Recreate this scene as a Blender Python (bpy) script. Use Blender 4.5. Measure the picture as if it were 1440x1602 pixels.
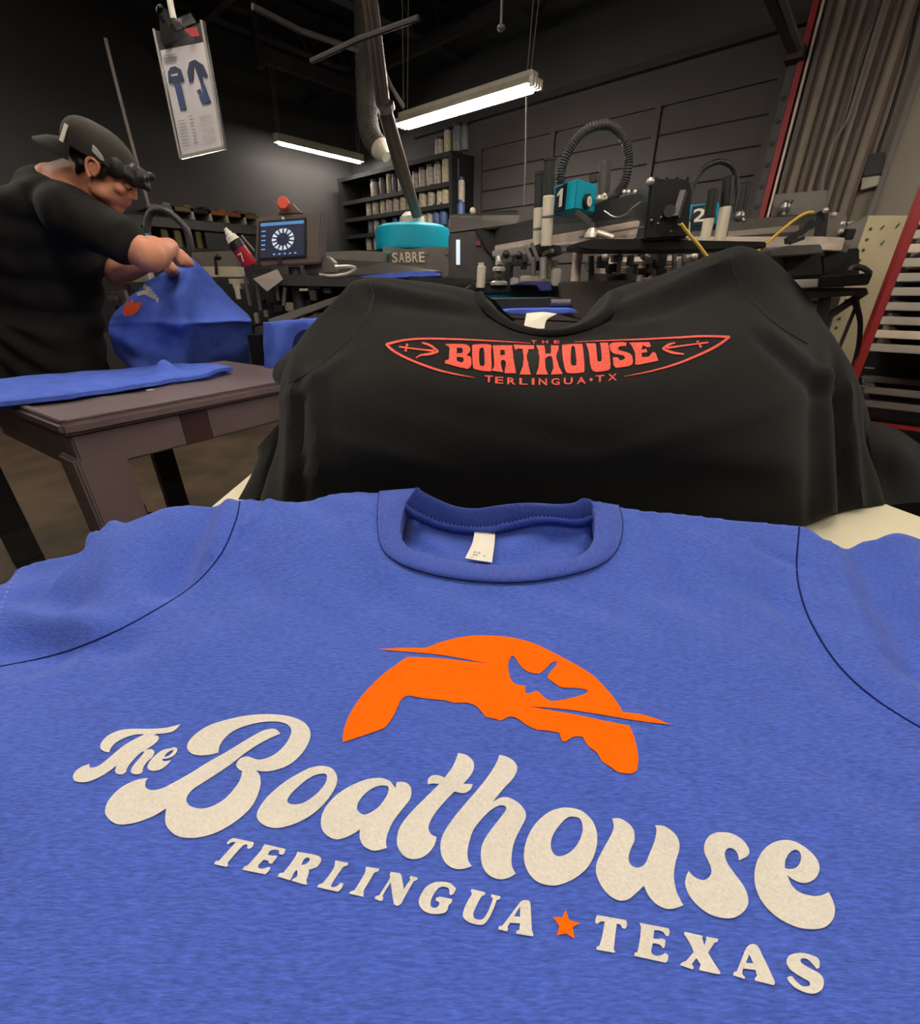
import bpy, bmesh, math, random
import numpy as np
from mathutils import Vector, Matrix, noise
from mathutils.bvhtree import BVHTree
from mathutils.geometry import delaunay_2d_cdt
for _o in list(bpy.data.objects): bpy.data.objects.remove(_o)
SC = bpy.context.scene
COL = SC.collection
random.seed(7); np.random.seed(7)

# ---------------------------------------------------------------- camera, world, exposure
FPX = 700.0; TH = math.radians(26.6); YAW = math.radians(42.0); H = 1.15
cam_d = bpy.data.cameras.new('camera'); cam = bpy.data.objects.new('camera', cam_d); COL.objects.link(cam)
cam.location = (0, 0, H); cam.rotation_euler = (math.pi/2-TH, 0, YAW)
cam_d.sensor_fit = 'HORIZONTAL'; cam_d.sensor_width = 36; cam_d.lens = 36*FPX/1440; cam_d.clip_start = .01; cam_d.clip_end = 60
SC.camera = cam
w = bpy.data.worlds.new('world'); SC.world = w; w.use_nodes = True
w.node_tree.nodes['Background'].inputs[0].default_value = (.05, .05, .055, 1)
w.node_tree.nodes['Background'].inputs[1].default_value = .1
SC.view_settings.view_transform = 'Standard'; SC.view_settings.look = 'None'
SC.view_settings.gamma = 1; SC.view_settings.use_curve_mapping = False
SC.view_settings.exposure = 0.0
LAMP_L = 54.0          # radiance of the fluorescent tubes

# ---------------------------------------------------------------- geometry of the place
_s, _c = math.sin(TH), math.cos(TH)
def ray(px, py):
    x = (px-720)/FPX; v = -(py-801)/FPX
    return x, _c+v*_s, -_s+v*_c
def toR(X, Y, Z): return Vector((X*math.cos(YAW)-Y*math.sin(YAW), X*math.sin(YAW)+Y*math.cos(YAW), Z+H))
def P(px, py, Y): r = ray(px, py); t = Y/r[1]; return toR(r[0]*t, Y, r[2]*t)
def PZ(px, py, z): r = ray(px, py); t = (z-H)/r[2]; return toR(r[0]*t, r[1]*t, z-H)
def PW(px, py, y=4.385):
    r = toR(*ray(px, py)); r.z -= H; t = y/r.y; return Vector((r.x*t, y, r.z*t+H))
def PL(px, py, x=-5.86):
    r = toR(*ray(px, py)); r.z -= H; t = x/r.x; return Vector((x, r.y*t, r.z*t+H))
CX = toR(1, 0, -H); CY = toR(0, 1, -H); UP = Vector((0, 0, 1))   # camera-frame right / forward as room vectors

# ---------------------------------------------------------------- materials
def lin(c):
    return tuple(((v/255)/12.92 if v/255 <= .04045 else ((v/255+.055)/1.055)**2.4) for v in c)
def M(name, rgb, rough=.5, metal=0, var=0, vscale=8, bump=0, bscale=60, emis=None, est=0, stretch=(1,1,1), spec=.5, trans=0, alpha=1, sheen=0, var2=None):
    m = bpy.data.materials.new(name); m.use_nodes = True; nt = m.node_tree; b = nt.nodes['Principled BSDF']
    col = lin(rgb)+(1,)
    b.inputs['Base Color'].default_value = col; b.inputs['Roughness'].default_value = rough
    b.inputs['Metallic'].default_value = metal; b.inputs['Specular IOR Level'].default_value = spec
    if sheen: b.inputs['Sheen Weight'].default_value = sheen
    if trans: b.inputs['Transmission Weight'].default_value = trans
    if alpha < 1: b.inputs['Alpha'].default_value = alpha
    if var or bump:
        tc = nt.nodes.new('ShaderNodeTexCoord'); m0 = nt.nodes.new('ShaderNodeMapping'); mp = nt.nodes.new('ShaderNodeMapping')
        m0.inputs['Rotation'].default_value = (0, 0, -YAW); mp.inputs['Scale'].default_value = stretch
        nt.links.new(tc.outputs['Object'], m0.inputs[0]); nt.links.new(m0.outputs[0], mp.inputs[0])
    if var:
        n = nt.nodes.new('ShaderNodeTexNoise'); n.inputs['Scale'].default_value = vscale; n.inputs['Detail'].default_value = 6
        nt.links.new(mp.outputs[0], n.inputs[0])
        r = nt.nodes.new('ShaderNodeValToRGB')
        r.color_ramp.elements[0].position = .3; r.color_ramp.elements[1].position = .7
        c2 = lin(var2)+(1,) if var2 else None
        r.color_ramp.elements[0].color = c2 if c2 else tuple(max(0, v*(1-var)) for v in col[:3])+(1,)
        r.color_ramp.elements[1].color = tuple(min(1, v*(1+var)) for v in col[:3])+(1,) if not c2 else col
        nt.links.new(n.outputs[0], r.inputs[0]); nt.links.new(r.outputs[0], b.inputs['Base Color'])
    if bump:
        n2 = nt.nodes.new('ShaderNodeTexNoise'); n2.inputs['Scale'].default_value = bscale; n2.inputs['Detail'].default_value = 4
        nt.links.new(mp.outputs[0], n2.inputs[0]); bp = nt.nodes.new('ShaderNodeBump'); bp.inputs['Strength'].default_value = bump
        bp.inputs['Distance'].default_value = .002
        nt.links.new(n2.outputs[0], bp.inputs['Height']); nt.links.new(bp.outputs[0], b.inputs['Normal'])
    if emis:
        b.inputs['Emission Color'].default_value = lin(emis)+(1,); b.inputs['Emission Strength'].default_value = est
    return m
BLUE_A = (66, 90, 180)
m_blue = M('heather blue jersey', BLUE_A, .92, var=.30, vscale=800, bump=.45, bscale=1200, stretch=(.28, 1.5, 1), spec=.15, sheen=.12)
m_blue_seam_shade = M('blue thread with seam shade', (22, 32, 92), .9, spec=.1)  # darker than the cloth: shade of the seam grooves put into the colour
m_blue_far = M('blue jersey', (82, 108, 208), .92, var=.12, vscale=30, bump=.3, bscale=400, spec=.15)
m_rib = M('blue rib knit', (66, 86, 172), .92, var=.22, vscale=420, bump=.6, bscale=900, stretch=(2.2, .4, 1), spec=.15, sheen=.12)
m_black = M('black jersey', (21, 20, 20), .95, var=.18, vscale=420, bump=.35, bscale=900, spec=.1, stretch=(.5, 1, 1), sheen=.06)
m_black_seam_shade = M('black thread with seam shade', (9, 9, 10), .9)  # seam groove shade painted as a deeper black
m_white_ink = M('off white plastisol', (208, 203, 194), .8, var=.07, vscale=700, bump=.4, bscale=900, spec=.25)
m_orange_ink = M('orange plastisol', (255, 98, 0), .8, var=.03, vscale=200, bump=.25, bscale=900, spec=.08)
m_coral_ink = M('coral plastisol', (212, 86, 72), .85, var=.28, vscale=520, bump=.3, bscale=900, spec=.2)
m_tag = M('tag satin', (226, 220, 206), .7)
m_grey_ink = M('grey ink', (150, 146, 140), .8)
m_cream = M('cream table laminate', (214, 205, 178), .6, var=.04, vscale=4)
m_steel = M('brushed steel', (150, 148, 145), .35, .9, var=.1, vscale=20)
m_lsteel = M('pale aluminium', (196, 188, 178), .4, .6, var=.1, vscale=12)
m_pink = M('pale anodised rail', (214, 196, 182), .5, .2, var=.12, vscale=12)
m_dkmet = M('dark grey painted steel', (66, 63, 62), .5, .3, var=.12, vscale=12)
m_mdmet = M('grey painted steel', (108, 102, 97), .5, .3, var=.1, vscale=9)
m_blk = M('black plastic', (9, 9, 10), .5, var=.1, vscale=20)
m_blkm = M('matt black paint', (20, 20, 21), .7, var=.1, vscale=20)
m_teal = M('teal powder coat', (0, 150, 176), .55, var=.04, vscale=6, spec=.25)
m_wallm = M('charcoal wall paint', (61, 59, 58), .75, var=.08, vscale=1.5, bump=.15, bscale=40)
m_door = M('grey brown door paint', (58, 52, 49), .7, var=.06, vscale=3)
m_ceil = M('dark ceiling', (24, 22, 23), .85, var=.15, vscale=2)
m_beam = M('dark brown steel', (44, 37, 36), .7, var=.2, vscale=6)
m_floor = M('worn brown concrete', (110, 92, 72), .62, var=.35, vscale=3.5, bump=.3, bscale=25, var2=(74, 62, 50))
m_cart = M('taupe plastic', (106, 90, 92), .45, var=.06, vscale=6, bump=.15, bscale=200)
m_red = M('red paint', (140, 26, 28), .45, var=.12, vscale=10)
m_white = M('white plastic', (220, 214, 204), .5)
m_dirtyw = M('aged off white', (178, 170, 150), .6, var=.12, vscale=10)
m_cord = M('grey cord', (120, 112, 104), .7)
m_yel = M('yellow cable', (196, 158, 52), .5)
m_skin = M('skin', (214, 152, 122), .55, var=.05, vscale=14, spec=.35, var2=(200, 130, 104))
m_hair = M('dark hair', (16, 12, 11), .6, bump=.8, bscale=120)
m_cap = M('black cap cloth', (42, 37, 32), .85, bump=.3, bscale=300)
m_lamp = M('lamp tube', (255, 250, 240), .3, emis=(255, 246, 232), est=LAMP_L)
m_lamp_hot = M('bright lamp tube', (255, 250, 240), .3, emis=(255, 246, 236), est=LAMP_L*1.9)
m_gloss = M('clear plastic sleeve', (220, 220, 222), .12, trans=.9, alpha=.35)
m_wood = M('orange brown wood', (150, 84, 40), .6, var=.2, vscale=18)
m_olive = M('olive wood', (110, 96, 52), .6, var=.2, vscale=18)

# ---------------------------------------------------------------- mesh builder
class MB:
    def __init__(s): s.v = []; s.f = []
    def add(s, vs, fs):
        n = len(s.v); s.v += [Vector(v) for v in vs]; s.f += [tuple(i+n for i in f) for f in fs]; return s
    def box(s, c, size, rz=0, M3=None):
        h = [q/2 for q in size]
        R = M3 if M3 is not None else Matrix.Rotation(rz, 3, 'Z')
        vs = [Vector(c)+R@Vector((x*h[0], y*h[1], z*h[2])) for x in (-1, 1) for y in (-1, 1) for z in (-1, 1)]
        return s.add(vs, [(0, 1, 3, 2), (4, 6, 7, 5), (0, 4, 5, 1), (2, 3, 7, 6), (0, 2, 6, 4), (1, 5, 7, 3)])
    def cyl(s, a, b, r0, r1=None, n=14):
        r1 = r0 if r1 is None else r1
        a, b = Vector(a), Vector(b); d = (b-a).normalized()
        u = d.orthogonal().normalized(); w_ = d.cross(u)
        vs = []
        for p, r in ((a, r0), (b, r1)):
            vs += [p+(u*math.cos(2*math.pi*i/n)+w_*math.sin(2*math.pi*i/n))*r for i in range(n)]
        return s.add(vs, [(i, (i+1) % n, n+(i+1) % n, n+i) for i in range(n)]+[tuple(range(n))[::-1], tuple(range(n, 2*n))])
    def lathe(s, a, d, prof, n=16):
        a, d = Vector(a), Vector(d).normalized(); u = d.orthogonal().normalized(); w_ = d.cross(u)
        vs = []; k = len(prof)
        for (t, r) in prof:
            vs += [a+d*t+(u*math.cos(2*math.pi*i/n)+w_*math.sin(2*math.pi*i/n))*r for i in range(n)]
        fs = [(j*n+i, j*n+(i+1) % n, (j+1)*n+(i+1) % n, (j+1)*n+i) for j in range(k-1) for i in range(n)]
        return s.add(vs, fs+[tuple(range(n))[::-1], tuple(range((k-1)*n, k*n))])
    def tube(s, pts, r, n=8, smooth=0):
        pts = [Vector(p) for p in pts]
        if smooth: pts = cr(pts, smooth)
        rs = r if isinstance(r, (list, tuple)) else [r]*len(pts)
        if len(rs) != len(pts): rs = list(np.interp(np.linspace(0, 1, len(pts)), np.linspace(0, 1, len(rs)), rs))
        vs = []; u = None
        for i, p in enumerate(pts):
            d = (pts[min(i+1, len(pts)-1)]-pts[max(i-1, 0)]).normalized()
            if u is None: u = d.orthogonal().normalized()
            u = (u-d*u.dot(d)).normalized(); w_ = d.cross(u)
            vs += [p+(u*math.cos(2*math.pi*k/n)+w_*math.sin(2*math.pi*k/n))*rs[i] for k in range(n)]
        m = len(pts)
        return s.add(vs, [(j*n+i, j*n+(i+1) % n, (j+1)*n+(i+1) % n, (j+1)*n+i) for j in range(m-1) for i in range(n)]+[tuple(range(n))[::-1], tuple(range((m-1)*n, m*n))])
    def ell(s, c, r, M3=None, nu=16, nv=10):
        R = M3 if M3 is not None else Matrix.Identity(3)
        if not isinstance(r, (list, tuple)): r = (r, r, r)
        vs = [Vector(c)+R@Vector((0, 0, r[2]))]
        for j in range(1, nv):
            a = math.pi*j/nv
            vs += [Vector(c)+R@Vector((r[0]*math.sin(a)*math.cos(2*math.pi*i/nu), r[1]*math.sin(a)*math.sin(2*math.pi*i/nu), r[2]*math.cos(a))) for i in range(nu)]
        vs.append(Vector(c)+R@Vector((0, 0, -r[2])))
        fs = [(0, 1+i, 1+(i+1) % nu) for i in range(nu)]
        for j in range(nv-2):
            fs += [(1+j*nu+i, 1+(j+1)*nu+i, 1+(j+1)*nu+(i+1) % nu, 1+j*nu+(i+1) % nu) for i in range(nu)]
        L = 1+(nv-1)*nu; k = 1+(nv-2)*nu
        return s.add(vs, fs+[(L, k+(i+1) % nu, k+i) for i in range(nu)])
    def cap(s, a, b, r0, r1=None, n=14):
        r1 = r0 if r1 is None else r1
        s.cyl(a, b, r0, r1, n); s.ell(a, r0, nu=n, nv=8); s.ell(b, r1, nu=n, nv=8); return s
    def prism(s, pts, vec):
        n = len(pts); pts = [Vector(p) for p in pts]; vec = Vector(vec)
        return s.add(pts+[p+vec for p in pts], [tuple(range(n)), tuple(range(2*n-1, n-1, -1))]+[(i, (i+1) % n+n*0, (i+1) % n+n, i+n)[::-1] for i in range(n)])
    def beam(s, a, b, w_, h, up=UP):
        a, b = Vector(a), Vector(b); d = (b-a); L = d.length; d.normalize()
        x = d.cross(up).normalized(); z = x.cross(d)
        return s.box((a+b)/2, (w_, L, h), M3=Matrix((x, d, z)).transposed())
    def pp(s, pxs, Y, depth=.05, vec=None):
        """polygon given in photo pixels at forward distance(s) Y, extruded away"""
        Ys = Y if isinstance(Y, (list, tuple)) else [Y]*len(pxs)
        return s.prism([P(a, b, y) for (a, b), y in zip(pxs, Ys)], vec if vec is not None else CY*depth)
    def bx(s, x0, y0, x1, y1, Y, depth=.1, yaw=0):
        """upright box whose front face fills the given place at distance Y"""
        a = P(x0, (y0+y1)/2, Y); b = P(x1, (y0+y1)/2, Y); xm = (x0+x1)/2
        zt = P(xm, y0, Y).z; zb = P(xm, y1, Y).z; W = (b-a).length
        c = (a+b)/2; c.z = (zt+zb)/2; R = Matrix.Rotation(YAW+yaw, 3, 'Z')
        return s.box(c+R@Vector((0, depth/2, 0)), (W, depth, abs(zt-zb)), M3=R)
def cr(pts, k, closed=False):
    out = []; n = len(pts)
    for i in range(n if closed else n-1):
        p0 = pts[(i-1) % n] if closed or i > 0 else pts[0]
        p1 = pts[i]; p2 = pts[(i+1) % n]; p3 = pts[(i+2) % n] if closed or i+2 < n else pts[-1]
        for j in range(k):
            t = j/k; out.append(.5*((2*p1)+(-1*p0+p2)*t+(2*p0-5*p1+4*p2-p3)*t*t+(-1*p0+3*p1-3*p2+p3)*t**3))
    if not closed: out.append(pts[-1])
    return out
def mesh_obj(name, v, f, mat, smooth=False, bev=0, sub=0, L=Vector((0, 0, 0)), fixn=True):
    me = bpy.data.meshes.new(name)
    me.from_pydata([tuple(Vector(p)-L) for p in v], [], f)
    if bev or fixn:
        bm = bmesh.new(); bm.from_mesh(me)
        if fixn: bmesh.ops.recalc_face_normals(bm, faces=bm.faces)
        if bev:
            es = [e for e in bm.edges if len(e.link_faces) == 2 and e.calc_face_angle(0) > .5]
            bmesh.ops.bevel(bm, geom=es, offset=bev, segments=2, affect='EDGES', clamp_overlap=True)
        bm.to_mesh(me); bm.free()
    me.materials.append(mat)
    if smooth:
        me.polygons.foreach_set('use_smooth', [True]*len(me.polygons))
        try: me.set_sharp_from_angle(angle=math.radians(40))
        except Exception: pass
    o = bpy.data.objects.new(name, me); COL.objects.link(o)
    if sub:
        md = o.modifiers.new('s', 'SUBSURF'); md.levels = md.render_levels = sub
    return o
class Thing:
    """an Empty at the thing's base that parents its parts"""
    def __init__(s, name, label, cat, loc, group=None):
        s.o = bpy.data.objects.new(name, None); COL.objects.link(s.o); s.L = Vector(loc); s.o.location = s.L
        s.o.empty_display_size = .05
        s.o['label'] = label; s.o['category'] = cat
        if group: s.o['group'] = group
    def add(s, name, mb, mat, parent=None, label=None, **k):
        v, f = (mb.v, mb.f) if isinstance(mb, MB) else mb
        o = mesh_obj(name, v, f, mat, L=s.L, **k); o.parent = parent or s.o
        if label: o['label'] = label
        return o
def single(name, mb, mat, label, cat, group=None, loc=None, **k):
    v, f = (mb.v, mb.f) if isinstance(mb, MB) else mb
    if loc is None:
        a = np.array([tuple(p) for p in v]); loc = Vector((a[:, 0].mean(), a[:, 1].mean(), a[:, 2].min()))
    o = mesh_obj(name, v, f, mat, L=Vector(loc), **k); o.location = loc
    o['label'] = label; o['category'] = cat
    if group: o['group'] = group
    return o
def struct(name, mb, mat, **k):
    v, f = (mb.v, mb.f) if isinstance(mb, MB) else mb
    o = mesh_obj(name, v, f, mat, **k); o['kind'] = 'structure'; return o
def spart(name, mb, mat, parent, **k):
    o = mesh_obj(name, mb.v, mb.f, mat, **k); o.parent = parent; return o
def remesh(mb, vox=.008, smooth=6):
    me = bpy.data.meshes.new('tmp'); me.from_pydata([tuple(v) for v in mb.v], [], mb.f)
    o = bpy.data.objects.new('tmp', me); COL.objects.link(o)
    r = o.modifiers.new('r', 'REMESH'); r.mode = 'VOXEL'; r.voxel_size = vox
    if smooth:
        q = o.modifiers.new('q', 'SMOOTH'); q.iterations = smooth; q.factor = .5
    dg = bpy.context.evaluated_depsgraph_get(); dg.update()
    m2 = bpy.data.meshes.new_from_object(o.evaluated_get(dg))
    n = len(m2.vertices); co = np.empty(n*3); m2.vertices.foreach_get('co', co)
    fs = [tuple(p.vertices) for p in m2.polygons]
    bpy.data.objects.remove(o); bpy.data.meshes.remove(me); bpy.data.meshes.remove(m2)
    return [Vector(c) for c in co.reshape(-1, 3)], fs

# ---------------------------------------------------------------- cloth lofts and flat prints
def loft(rows, ku=6, kv=6):
    """rows of room points -> dense bicubic grid (verts, faces)"""
    R = [cr([Vector(p) for p in r], ku) for r in rows]
    cols = [cr([R[i][j] for i in range(len(R))], kv) for j in range(len(R[0]))]
    nj = len(cols); ni = len(cols[0])
    v = [cols[j][i] for i in range(ni) for j in range(nj)]
    f = [(i*nj+j, i*nj+j+1, (i+1)*nj+j+1, (i+1)*nj+j) for i in range(ni-1) for j in range(nj-1)]
    return v, f, ni, nj
def bvh(v, f): return BVHTree.FromPolygons([tuple(p) for p in v], f)
ORI = Vector((0, 0, H))
def pathpts(txt, ox, oy, sc, k=4):
    """'x,y x,y! ...' (a ! marks a corner) in zoomed-crop units -> smooth closed polygon in photo pixels"""
    pts = []; cor = []
    for t in txt.replace(';', ' ').split():
        if t == '!':
            cor[-1] = True; continue
        c = t.endswith('!'); t = t.rstrip('!'); a, b = t.split(',')
        pts.append(Vector((ox+float(a)/sc, oy+float(b)/sc))); cor.append(c)
    n = len(pts); out = []
    for i in range(n):
        p1, p2 = pts[i], pts[(i+1) % n]
        if cor[i] and cor[(i+1) % n]: out.append(p1); continue
        p0 = p1 if cor[i] else pts[(i-1) % n]; p3 = p2 if cor[(i+1) % n] else pts[(i+2) % n]
        for j in range(k):
            t = j/k; out.append(.5*((2*p1)+(-1*p0+p2)*t+(2*p0-5*p1+4*p2-p3)*t*t+(-1*p0+3*p1-3*p2+p3)*t**3))
    return out
def inpoly(x, y, poly):
    a = np.array([(p[0], p[1]) for p in poly]); b = np.roll(a, -1, 0); r = np.zeros(len(x), bool)
    for (x0, y0), (x1, y1) in zip(a, b):
        if y0 == y1: continue
        c = ((y0 > y) != (y1 > y)) & (x < (x1-x0)*(y-y0)/(y1-y0)+x0); r ^= c
    return r
def project(tree, px, py, off=.0006):
    d = toR(*ray(px, py)); d.z -= H; d.normalize()
    h = tree.ray_cast(ORI, d)
    if h[0] is None: return None
    n = h[1]
    if n.dot(d) > 0: n = -n
    return h[0]+n*off
def decal(loops, tree, step=9, off=.0006):
    """flat ink: outline loops (even-odd) laid on the cloth"""
    vs = []; es = []
    for lp in loops:
        q = [Vector((p[0], p[1])) for p in lp]; n0 = len(vs)
        vs += q; es += [(n0+i, n0+(i+1) % len(q)) for i in range(len(q))]
    A = np.array([tuple(v) for v in vs]); lo = A.min(0); hi = A.max(0)
    gx, gy = np.meshgrid(np.arange(lo[0]+step/2, hi[0], step), np.arange(lo[1]+step/2, hi[1], step))
    gx = gx.ravel(); gy = gy.ravel()
    ins = np.zeros(len(gx), bool)
    for lp in loops: ins ^= inpoly(gx, gy, lp)
    vs += [Vector((a, b)) for a, b in zip(gx[ins], gy[ins])]
    co, _, fs, *_r = delaunay_2d_cdt(vs, es, [], 0, 1e-5)
    cen = np.array([sum((co[i] for i in f), Vector((0, 0)))/len(f) for f in fs])
    keep = np.zeros(len(fs), bool)
    for lp in loops: keep ^= inpoly(cen[:, 0], cen[:, 1], lp)
    w3 = [project(tree, c[0], c[1], off) for c in co]
    F_ = [tuple(f) for f, k in zip(fs, keep) if k and all(w3[i] is not None for i in f)]
    used = sorted({i for f in F_ for i in f}); mp = {i: n for n, i in enumerate(used)}
    return [w3[i] for i in used], [tuple(mp[i] for i in f) for f in F_]
def merge(parts):
    v = []; f = []
    for a, b in parts:
        n = len(v); v += a; f += [tuple(i+n for i in q) for q in b]
    return v, f
def stroke(pts, k=5):
    """tapered stroke: (x, y, width) points -> closed outline"""
    p = cr([Vector(q) for q in pts], k); L = []; R = []
    for i, q in enumerate(p):
        d = (p[min(i+1, len(p)-1)]-p[max(i-1, 0)]); n = Vector((-d.y, d.x)); n = n.normalized() if n.length else n
        L.append(Vector((q.x+n.x*q.z/2, q.y+n.y*q.z/2))); R.append(Vector((q.x-n.x*q.z/2, q.y-n.y*q.z/2)))
    return L+R[::-1]
def zc(loop, ox, oy, sc): return [Vector((ox+p[0]/sc, oy+p[1]/sc)) for p in loop]
def seam_line(pxs, tree, r=.0006, off=.0002, k=8):
    pts = cr([Vector((a, b)) for a, b in pxs], k); q = [project(tree, p.x, p.y, off) for p in pts]
    return MB().tube([x for x in q if x is not None], r, 6)
_tc = {}
def text_polys(ch, body=1.0):
    """glyph triangles of the built-in font, unit square coordinates"""
    if ch not in _tc:
        cu = bpy.data.curves.new('t', 'FONT'); cu.body = ch; cu.size = 1; cu.offset = .018; cu.resolution_u = 3
        o = bpy.data.objects.new('t', cu); COL.objects.link(o)
        dg = bpy.context.evaluated_depsgraph_get(); me = bpy.data.meshes.new_from_object(o.evaluated_get(dg))
        v = np.array([tuple(x.co) for x in me.vertices]); f = [tuple(p.vertices) for p in me.polygons]
        bpy.data.objects.remove(o); bpy.data.curves.remove(cu); bpy.data.meshes.remove(me)
        v[:, 0] -= v[:, 0].min(); v[:, 1] -= v[:, 1].min(); v[:, 0] /= v[:, 0].max(); v[:, 1] /= v[:, 1].max()
        _tc[ch] = (v, f)
    return _tc[ch]
def text_on(ch, o, ux, uy):
    """glyph with lower-left corner o, width vector ux, height vector uy"""
    v, f = text_polys(ch); o, ux, uy = Vector(o), Vector(ux), Vector(uy)
    return [o+ux*a[0]+uy*a[1] for a in v], f
def word_on(s, o, ux, uy, gap=.18):
    wd = {'I': .35, '1': .5, '-': .5, '.': .3}; tot = sum(wd.get(c, 1) for c in s)+gap*(len(s)-1); x = 0; out = []
    for c in s:
        k = wd.get(c, 1); out.append(text_on(c, Vector(o)+Vector(ux)*(x/tot), Vector(ux)*(k/tot), uy)); x += k+gap
    return merge(out)

# ================================================================ THE ROOM
XL, XR, YB, YF, ZC = -5.86, 3.2, 4.385, -3.4, 3.45
struct('floor', MB().box(((XL+XR)/2, (YB+YF)/2, -.05), (XR-XL+.2, YB-YF+.2, .1)), m_floor)
struct('ceiling', MB().box(((XL+XR)/2, (YB+YF)/2, ZC+.05), (XR-XL+.2, YB-YF+.2, .1)), m_ceil)
struct('wall_left', MB().box((XL-.05, (YB+YF)/2, ZC/2), (.1, YB-YF, ZC)), m_wallm)
wall_back = struct('wall_back', MB().box(((XL+XR)/2, YB+.05, ZC/2), (XR-XL, .1, ZC)), m_wallm)
struct('wall_right', MB().box((XR+.05, (YB+YF)/2, ZC/2), (.1, YB-YF, ZC)), m_wallm)
struct('wall_front', MB().box(((XL+XR)/2, YF-.05, ZC/2), (XR-XL, .1, ZC)), m_wallm)
# ceiling joists and purlins (parts of the ceiling)
ceil = bpy.data.objects['ceiling']
for x in (-4.9, -3.9, -2.9, -1.9, -.9, .1, 1.1):
    b = MB(); b.box((x, (YB+YF)/2, ZC-.03), (.10, YB-YF, .012)); b.box((x, (YB+YF)/2, ZC-.33), (.10, YB-YF, .012))
    n = 18
    for i in range(n):
        y0 = YF+(YB-YF)*i/n; y1 = YF+(YB-YF)*(i+.5)/n; y2 = YF+(YB-YF)*(i+1)/n
        b.cyl((x, y0, ZC-.03), (x, y1, ZC-.33), .011, n=5); b.cyl((x, y1, ZC-.33), (x, y2, ZC-.03), .011, n=5)
    spart('joist', b, m_beam, ceil)
for y in (-1.2, .6, 2.3, 3.8):
    spart('purlin', MB().box(((XL+XR)/2, y, ZC-.38), (XR-XL, .05, .07)), m_beam, ceil)
# brown header beam and pipe along the back wall
struct('trim_1', MB().box((-2.3, YB-.03, 2.66), (4.6, .06, .05)), m_beam)
struct('trim_2', MB().box((-2.2, YB-.012, 2.50), (2.9, .024, .2)), m_door)
# overhead door: ribbed panels between stiles
dr = struct('door_1', MB().box((-2.34, YB-.005, 1.19), (2.56, .01, 2.385)), m_blkm)
zs = [2.385-.171*i for i in range(14)]+[0]
xs = [-3.62, -2.81, -2.77, -1.88, -1.83, -1.07]
pm = {}
for a, b in ((0, 1), (2, 3), (4, 5)):
    for i in range(14):
        x0, x1, z1, z0 = xs[a], xs[b], zs[i], zs[i+1]
        if z0 < .9 and a == 0 and False: continue
        k = (a, round(z1-z0, 3))
        if k not in pm:
            mb = MB().box((0, 0, 0), (x1-x0-.006, .022, z1-z0-.012)); pm[k] = mesh_obj('door_panel', mb.v, mb.f, m_door, bev=.003); o = pm[k]
        else:
            o = pm[k].copy(); COL.objects.link(o)
        o.parent = dr; o.location = ((x0+x1)/2, YB-.018, (z0+z1)/2)
for x in (-3.64, -2.79, -1.855, -1.05):
    spart('door_stile', MB().box((x, YB-.03, 1.2), (.045, .04, 2.4)), m_door, dr)
tr = MB().box((-.995, YB-.05, 1.3), (.05, .08, 2.6))
spart('door_track', tr, m_dkmet, dr)
bl = MB()
for i in range(12): bl.cyl((-1.0, YB-.09, .95+i*.12), (-1.0, YB-.1, .95+i*.12), .014, n=8)
spart('track_bolt', bl, m_blk, dr)['kind'] = 'stuff'
# red conduit and pale strip
single('red_conduit', MB().box((-.945, YB-.09, ZC/2), (.035, .05, ZC)), m_red, 'red painted upright channel beside the roll up door frame', 'pipe')
single('pale_strip', MB().box((-.905, YB-.1, ZC/2), (.014, .03, ZC)), m_pink, 'thin pale strip running up beside the red channel', 'strip')
# corrugated column: a bank of upright ribs
cr0 = struct('trim_3', MB().box((-.66, YB-.06, ZC/2), (.44, .12, ZC)), M('brown grey column', (104, 86, 72), .6, var=.15, vscale=5))
m_rib1 = M('pale brown rib', (122, 108, 94), .6, var=.12, vscale=8); m_rib2 = M('dull brown rib', (92, 82, 74), .6, var=.12, vscale=8)
for i, x in enumerate((-.86, -.80, -.745, -.69, -.635, -.58, -.525, -.475)):
    r = .017+.006*(i % 3 == 1)
    spart('upright_rib', MB().cyl((x, YB-.135, 0), (x, YB-.135, ZC), r, n=10), m_rib1 if i % 2 else m_rib2, cr0)
# grey wall panels right of the column
for i, x in enumerate((-.335, -.06, .28, .7, 1.2)):
    struct('trim_%d' % (4+i), MB().box((x, YB-.02, ZC/2), (.03, .04, ZC)), m_mdmet)
wp = M('grey wall panel', (138, 128, 114), .65, var=.08, vscale=2)
struct('trim_9', MB().box((1.1, YB-.006, ZC/2), (3.1, .012, ZC)), wp)

def wallpt(px, py, off=.05): return PW(px, py, YB-off)
# pale cords down the column
spart('cord', MB().tube([wallpt(1385, 0, .18), wallpt(1366, 60, .18), wallpt(1340, 145, .18), wallpt(1325, 190, .18), wallpt(1305, 222, .17), wallpt(1294, 258, .17), wallpt(1286, 300, .17), wallpt(1280, 420, .17)], .008, 6, smooth=5), m_cord, cr0)
spart('cord', MB().tube([wallpt(1366, 40, .17), wallpt(1345, 90, .17), wallpt(1330, 160, .17), wallpt(1312, 215, .17)], .006, 6, smooth=5), m_cord, cr0)
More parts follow.
